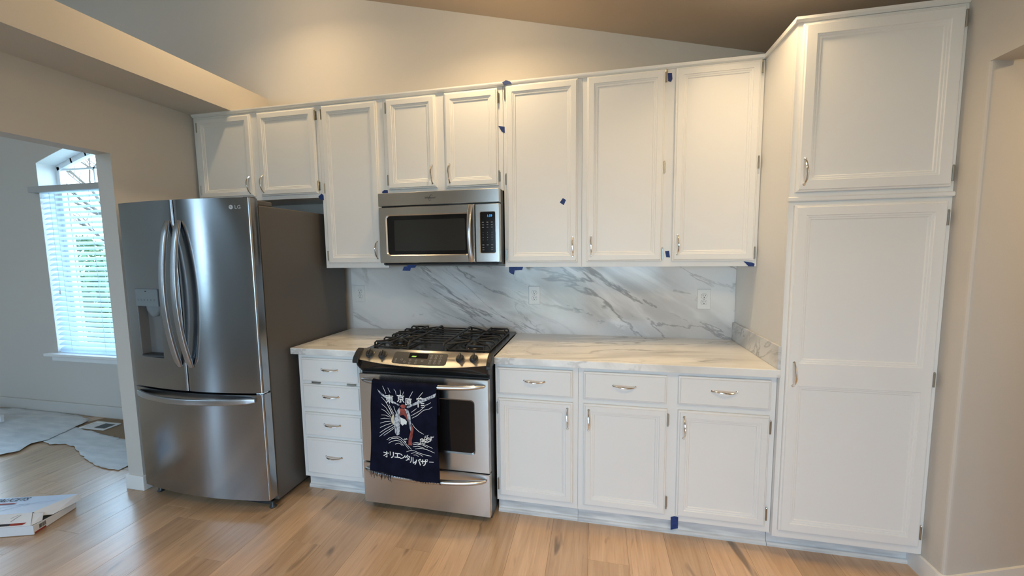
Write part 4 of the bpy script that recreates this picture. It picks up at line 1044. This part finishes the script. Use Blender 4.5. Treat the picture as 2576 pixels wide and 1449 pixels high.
# ---------------------------------------------------------------- blue tape bits
TAPES = [
  ('small blue tape scrap at the corner of the cabinet above the refrigerator', -0.3115, [(-1.265, 1.854), (-1.239, 1.872), (-1.226, 1.86), (-1.225, 1.828), (-1.247, 1.832), (-1.261, 1.841)]),
  ('small blue tape scrap at the upper left corner of the microwave', -0.3115, [(-0.801, 1.863), (-0.785, 1.874), (-0.76, 1.873), (-0.759, 1.853), (-0.777, 1.848), (-0.796, 1.855)]),
  ('blue tape scrap stuck on the top moulding of the upper cabinets', -0.3275, [(0.001, 2.449), (0.023, 2.458), (0.048, 2.449), (0.058, 2.434), (0.035, 2.435), (0.01, 2.431)]),
  ('blue tape scrap on the frame between two doors, above the microwave', -0.3115, [(-0.03, 2.212), (0.008, 2.205), (0.009, 2.168), (-0.01, 2.179)]),
  ('tilted blue tape scrap in the middle of a white door panel', -0.3195, [(0.349, 1.778), (0.367, 1.766), (0.354, 1.737), (0.331, 1.753)]),
  ('blue tape scrap beside the top hinge of the wide cabinet', -0.3115, [(0.907, 2.413), (0.928, 2.412), (0.931, 2.381), (0.925, 2.367), (0.91, 2.372)]),
  ('blue tape scrap beside the bottom hinge of the wide cabinet', -0.3115, [(0.914, 1.466), (0.935, 1.468), (0.941, 1.43), (0.921, 1.432)]),
  ('pointed blue tape scrap at the lower right corner of the upper cabinets', -0.3115, [(1.313, 1.406), (1.353, 1.4), (1.367, 1.393), (1.364, 1.378), (1.338, 1.379)]),
  ('ragged blue tape hanging under the cabinet right of the microwave', -0.3115, [(0.024, 1.3815), (0.111, 1.3815), (0.105, 1.363), (0.059, 1.36), (0.054, 1.334), (0.039, 1.339), (0.024, 1.35)]),
  ('ragged blue tape hanging from the microwave underside', -0.4055, [(-0.594, 1.399), (-0.534, 1.399), (-0.544, 1.383), (-0.572, 1.382), (-0.579, 1.363), (-0.63, 1.365), (-0.619, 1.389), (-0.596, 1.391)]),
  ('blue tape strip on the toe kick of the base cabinets', -0.6135, [(0.922, 0.109), (0.940, 0.116), (0.958, 0.113), (0.958, 0.052), (0.94, 0.047), (0.923, 0.04)]),
]
for lab, y, P in TAPES:
    build(MB().prism([(x, y, z) for x, z in P], (0, .0009, 0)), 'painters_tape', 'painter_tape', None, 0, lab, 'tape', 'scraps of blue painters tape')

# ---------------------------------------------------------------- dining side: floor paper, floor vent, cartons
def sheet(pts, name, m_, lab, cat, z=.003, amp=.004, group=None):
    """crumpled sheet: triangulated grid cut to an outline"""
    rj = random.Random(len(pts)); fine = []
    for a, b in zip(pts, pts[1:] + pts[:1]):        # torn, slightly ragged edge
        k = max(1, int(math.hypot(b[0] - a[0], b[1] - a[1]) / .035))
        fine += [a] + [(a[0] + (b[0] - a[0]) * i / k + rj.uniform(-.006, .006), min(-.016, a[1] + (b[1] - a[1]) * i / k + rj.uniform(-.006, .006))) for i in range(1, k)]
    pts = fine
    xs = [p[0] for p in pts]; ys = [p[1] for p in pts]; nx = 40; ny = 24
    def inside(x, y):
        c = False; j = len(pts) - 1
        for i in range(len(pts)):
            if (pts[i][1] > y) != (pts[j][1] > y) and x < (pts[j][0] - pts[i][0]) * (y - pts[i][1]) / (pts[j][1] - pts[i][1]) + pts[i][0]: c = not c
            j = i
        return c
    import mathutils
    P2 = [Vector(p) for p in pts]; ed = [(i, (i + 1) % len(pts)) for i in range(len(pts))]
    for i in range(nx):
        for j in range(ny):
            x = min(xs) + (max(xs) - min(xs)) * (i + .5) / nx; y = min(ys) + (max(ys) - min(ys)) * (j + .5) / ny
            if inside(x, y): P2.append(Vector((x, y)))
    vs, es, fs, *_ = mathutils.geometry.delaunay_2d_cdt(P2, ed, [], 1, 1e-5)
    def h(x, y): return z + amp * (.5 + .5 * math.sin(5.1 * x + 3.3 * y) * math.cos(7.7 * y - 2.1 * x)) + amp * .6 * abs(math.sin(13 * x + 9 * y))
    mb = MB(); mb.add([(v.x, v.y, h(v.x, v.y)) for v in vs], [list(f) for f in fs], True)
    return build(mb, name, m_, None, 0, lab, cat, group, solid=.0012)
sheet([(-4.92, -.016), (-4.46, -.016), (-4.1, -.045), (-3.905, -.10), (-3.85, -.245), (-3.77, -.45), (-3.81, -.52), (-3.73, -.63), (-3.80, -.70), (-4.9, -1.05), (-5.6, -.9), (-5.6, -.12)], 'floor_paper', 'floor_paper', 'large wrinkled white protective paper below the dining window', 'paper', z=.009, amp=.005, group='protective floor papers')
sheet([(-3.93, -.21), (-3.50, -.275), (-3.41, -.285), (-3.14, -.325), (-2.72, -.40), (-2.66, -.50), (-2.675, -.612), (-2.674, -.68), (-2.80, -.675), (-2.943, -.654), (-3.05, -.62), (-3.261, -.546), (-3.40, -.49), (-3.55, -.463), (-3.66, -.497), (-3.84, -.45)], 'floor_paper', 'floor_paper', 'smaller white paper sheet with torn edge near the wall opening', 'paper', z=.0035, amp=.003, group='protective floor papers')
sheet([(-3.86, -.02), (-3.3, -.02), (-2.9, -.05), (-2.9, -.36), (-3.2, -.30), (-3.6, -.27), (-3.95, -.23)], 'brown_paper', 'brown_paper', 'brown kraft paper lying under the floor vent cover', 'paper', z=.0006, amp=.0008)
v = thing('floor_vent', 'white metal vent cover lying on the brown paper', 'vent cover', (-3.675, -.163, .004))
mb = MB(); x0, x1, y0, y1 = -3.812, -3.537, -.229, -.098; z0, z1 = .005, .012; f = .022
mb.box(x0, x1, y0, y0 + f, z0, z1); mb.box(x0, x1, y1 - f, y1, z0, z1); mb.box(x0, x0 + f, y0 + f, y1 - f, z0, z1); mb.box(x1 - f, x1, y0 + f, y1 - f, z0, z1); mb.box(-3.69, -3.68, y0 + f, y1 - f, z0, z1)
build(mb, 'frame', 'vent_white', v, bevel=.001); build(MB().box(-3.68, x1 - f, y0 + f, y1 - f, .004, .0055), 'damper', 'vent_dark', v); build(MB().box(x0 + f, -3.69, y0 + f, y1 - f, .004, .0075), 'cover_plate', 'vent_white', v)
for i in range(9):
    y = y0 + f + .006 + .0095 * i; mb = MB(); mb.prism([(-3.68, y, .0058), (-3.68, y + .002, .0058), (-3.68, y + .004, .010), (-3.68, y + .002, .010)], (x1 - f + 3.68, 0, 0)); build(mb, 'louver', 'vent_dark', v)

# faucet carton with its lid half open
bo = Vector((-2.379, -1.247, .001)); bu = Vector((.951, .309, 0)); bv = Vector((-.309, .951, 0)); bz = Vector((0, 0, 1))
def B(u, v, z): return bo + bu * u + bv * v + bz * z
fb = thing('faucet_carton', 'opened flat white faucet carton lying on the wood floor', 'box', tuple(B(-.25, .11, 0)))
T = .0025
def panel(pts, d, name, m_, par): return build(MB().prism([B(*p) for p in pts], bu * d[0] + bv * d[1] + bz * d[2]), name, m_, par)
tray = panel([(-.55, 0, 0), (0, 0, 0), (0, .225, 0), (-.55, .225, 0)], (0, 0, T), 'tray', 'carton_brown', fb)
panel([(-.55, 0, T), (0, 0, T), (0, 0, .052), (-.55, 0, .052)], (0, T, 0), 'front_wall', 'carton_white', tray)
panel([(-.55, .2225, T), (0, .2225, T), (0, .2225, .07), (-.55, .2225, .07)], (0, T, 0), 'back_wall', 'carton_white', tray)
sw = panel([(0, T, T), (0, .222, T), (0, .222, .036), (0, .10, .042), (0, T, .052)], (-T, 0, 0), 'side_wall', 'carton_white', tray)
panel([(-.55, T, T), (-.55, .222, T), (-.55, .222, .07), (-.55, T, .05)], (T, 0, 0), 'side_wall', 'carton_white', tray)
def P3(p): return B(*p)
lid = panel([(-.55, .074, .082), (-.072, .074, .082), (.018, .222, .084), (-.55, .228, .086)], (0, 0, T), 'lid', 'carton_blue', fb)
ff = panel([(-.55, .001, .053), (-.012, .001, .053), (-.072, .073, .080), (-.55, .073, .080)], (0, .001, T), 'front_flap', 'carton_white', fb)
panel([(-.012, .003, .053), (-.004, .05, .05), (-.03, .085, .068), (-.07, .074, .080)], (0, 0, -T), 'corner_flap', 'carton_white', fb)
panel([(-.070, .074, .0845), (.020, .222, .0865), (.034, .222, .050), (.000, .10, .046), (-.030, .073, .060)], (-.002, .001, 0), 'side_flap', 'carton_white', fb)
def lid_pt(u, v): return B(u, v, .0868 + (v - .074) * .022)
text('FAUCETS', 'lettering', 'print_black', lid, lambda u, v: lid_pt(-.30 + u, .198 + v), .042, shear=.15, bold=.0006)
mb = MB(); mb.add([lid_pt(-.55, .158), lid_pt(-.25, .158), lid_pt(-.24, .168), lid_pt(-.55, .168)], [[0, 1, 2, 3]]); build(mb, 'red_band', 'print_red', lid)
def stroke(mb, P, wd, fn):
    for a, b in zip(P, P[1:]):
        d = Vector((b[0] - a[0], b[1] - a[1])).normalized() * wd; mb.poly([fn(a[0] - d.y, a[1] + d.x), fn(a[0] + d.y, a[1] - d.x), fn(b[0] + d.y, b[1] - d.x), fn(b[0] - d.y, b[1] + d.x)])
mb = MB(); stroke(mb, [(-.29, .125), (-.20, .150), (-.16, .150), (-.175, .138), (-.24, .108), (-.27, .088)], .0016, lid_pt); stroke(mb, [(-.16, .152), (-.10, .158), (-.03, .168)], .0008, lid_pt); build(mb, 'faucet_drawing', 'print_blue_grey', lid)
def flap_pt(u, t): return B(u, .001 + .072 * t, .0558 + .027 * t)
mb = MB(); mb.add([flap_pt(-.30, .05), flap_pt(-.12, .05), flap_pt(-.12, .22), flap_pt(-.30, .22)], [[0, 1, 2, 3]]); build(mb, 'black_band', 'print_black', ff)
mb = MB(); mb.add([flap_pt(-.12, .05), flap_pt(-.055, .05), flap_pt(-.045, .22), flap_pt(-.12, .22)], [[0, 1, 2, 3]]); build(mb, 'red_band', 'print_red', ff)
mb = MB(); stroke(mb, [(-.150, .62), (-.128, .86), (-.115, .86), (-.125, .62), (-.132, .36)], .003, flap_pt); build(mb, 'faucet_drawing', 'print_grey', ff)
mb = MB()
rnd = random.Random(7); vv = .028
while vv < .06:
    wd = rnd.choice((.0006, .0012, .0018)); mb.add([B(.0006, vv, .018), B(.0006, vv + wd, .018), B(.0006, vv + wd, .040), B(.0006, vv, .040)], [[0, 1, 2, 3]]); vv += wd + rnd.choice((.0007, .0012))
build(mb, 'barcode', 'print_black', sw)
mb = MB(); mb.add([B(.0006, .004, .003), B(.0006, .06, .003), B(.0006, .06, .013), B(.0006, .004, .013)], [[0, 1, 2, 3]]); build(mb, 'red_band', 'print_red', sw)

c = thing('white_carton', 'slim white carton cut off by the left edge, on the protective paper', 'box', (-4.75, -.29, .022))
build(MB().box(-4.92, -4.61, -.300, -.279, .022, .078), 'body', 'carton_white', c, bevel=.002)
build(MB().box(-4.922, -4.608, -.302, -.277, .066, .084), 'lid', 'carton_white', c, bevel=.002)

# ---------------------------------------------------------------- garden seen through the dining window
def tree(x, y, h, seed, lab):
    rnd = random.Random(seed); t_ = thing('bare_tree', lab, 'tree', (x, y, -.16), 'bare trees in the garden')
    tr = MB(); br = MB()
    def grow(mb, p, d, L, r, dep):
        P = [Vector(p)]; dd = Vector(d)
        for i in range(4):
            dd = (dd + Vector((rnd.uniform(-.22, .22), rnd.uniform(-.22, .22), rnd.uniform(-.08, .16)))).normalized(); P.append(P[-1] + dd * L / 4)
        mb.tube(P, [r * (1 - .12 * i) for i in range(5)], 5 if dep else 8, cap=False)
        if dep < 4:
            for k in range(3 if dep else 5):
                a = rnd.uniform(0, 6.28); sp = rnd.uniform(.45, 1.0); q = P[rnd.choice((2, 3, 4))]
                nd = (dd + Vector((math.cos(a) * sp, math.sin(a) * sp, rnd.uniform(-.1, .4)))).normalized(); grow(br, q, nd, L * rnd.uniform(.55, .78), r * .5, dep + 1)
    grow(tr, (x, y, -.16), (0, 0, 1), h * .42, .09, 0)
    build(tr, 'trunk', 'bark', t_); build(br, 'branches', 'bark', t_)
tree(-9.3, 4.2, 5.2, 5, 'bare branched tree close outside the dining window'); tree(-13.5, 7.0, 7.0, 9, 'taller bare tree farther out beyond the dining window')
def bush(x, y, rx, ry, h, seed, lab):
    rnd = random.Random(seed); mb = MB()
    for i in range(2600):
        a = rnd.uniform(0, 6.283); k = rnd.random() ** .4; z = rnd.random(); s = math.sqrt(max(0, 1 - (z * 1.0 - .35) ** 2 / .5))
        c_ = Vector((x + rx * k * s * math.cos(a), y + ry * k * s * math.sin(a), -.16 + h * z)); d1 = Vector((rnd.gauss(0, 1), rnd.gauss(0, 1), rnd.gauss(0, 1))).normalized(); d2 = d1.orthogonal().normalized(); l = rnd.uniform(.05, .10)
        mb.add([c_ - d1 * l, c_ + d2 * l * .45, c_ + d1 * l, c_ - d2 * l * .45], [[0, 1, 2, 3]])
    b_ = thing('hedge_bush', lab, 'bush', (x, y, -.16), 'green bushes in the garden')
    f_ = build(mb, 'foliage', 'leaf', b_); f_['kind'] = 'stuff'
    build(MB().tube([(x, y, -.16), (x + .03, y, h * .5)], [.05, .02], 8), 'stem', 'bark', b_)
bush(-8.0, 3.0, 1.0, .7, 1.3, 1, 'low green bush nearest the dining window'); bush(-10.6, 4.9, 1.2, .9, 1.7, 2, 'green bush in the middle of the garden'); bush(-13.8, 5.4, 1.4, 1.1, 2.2, 3, 'tall green bush farthest from the dining window')
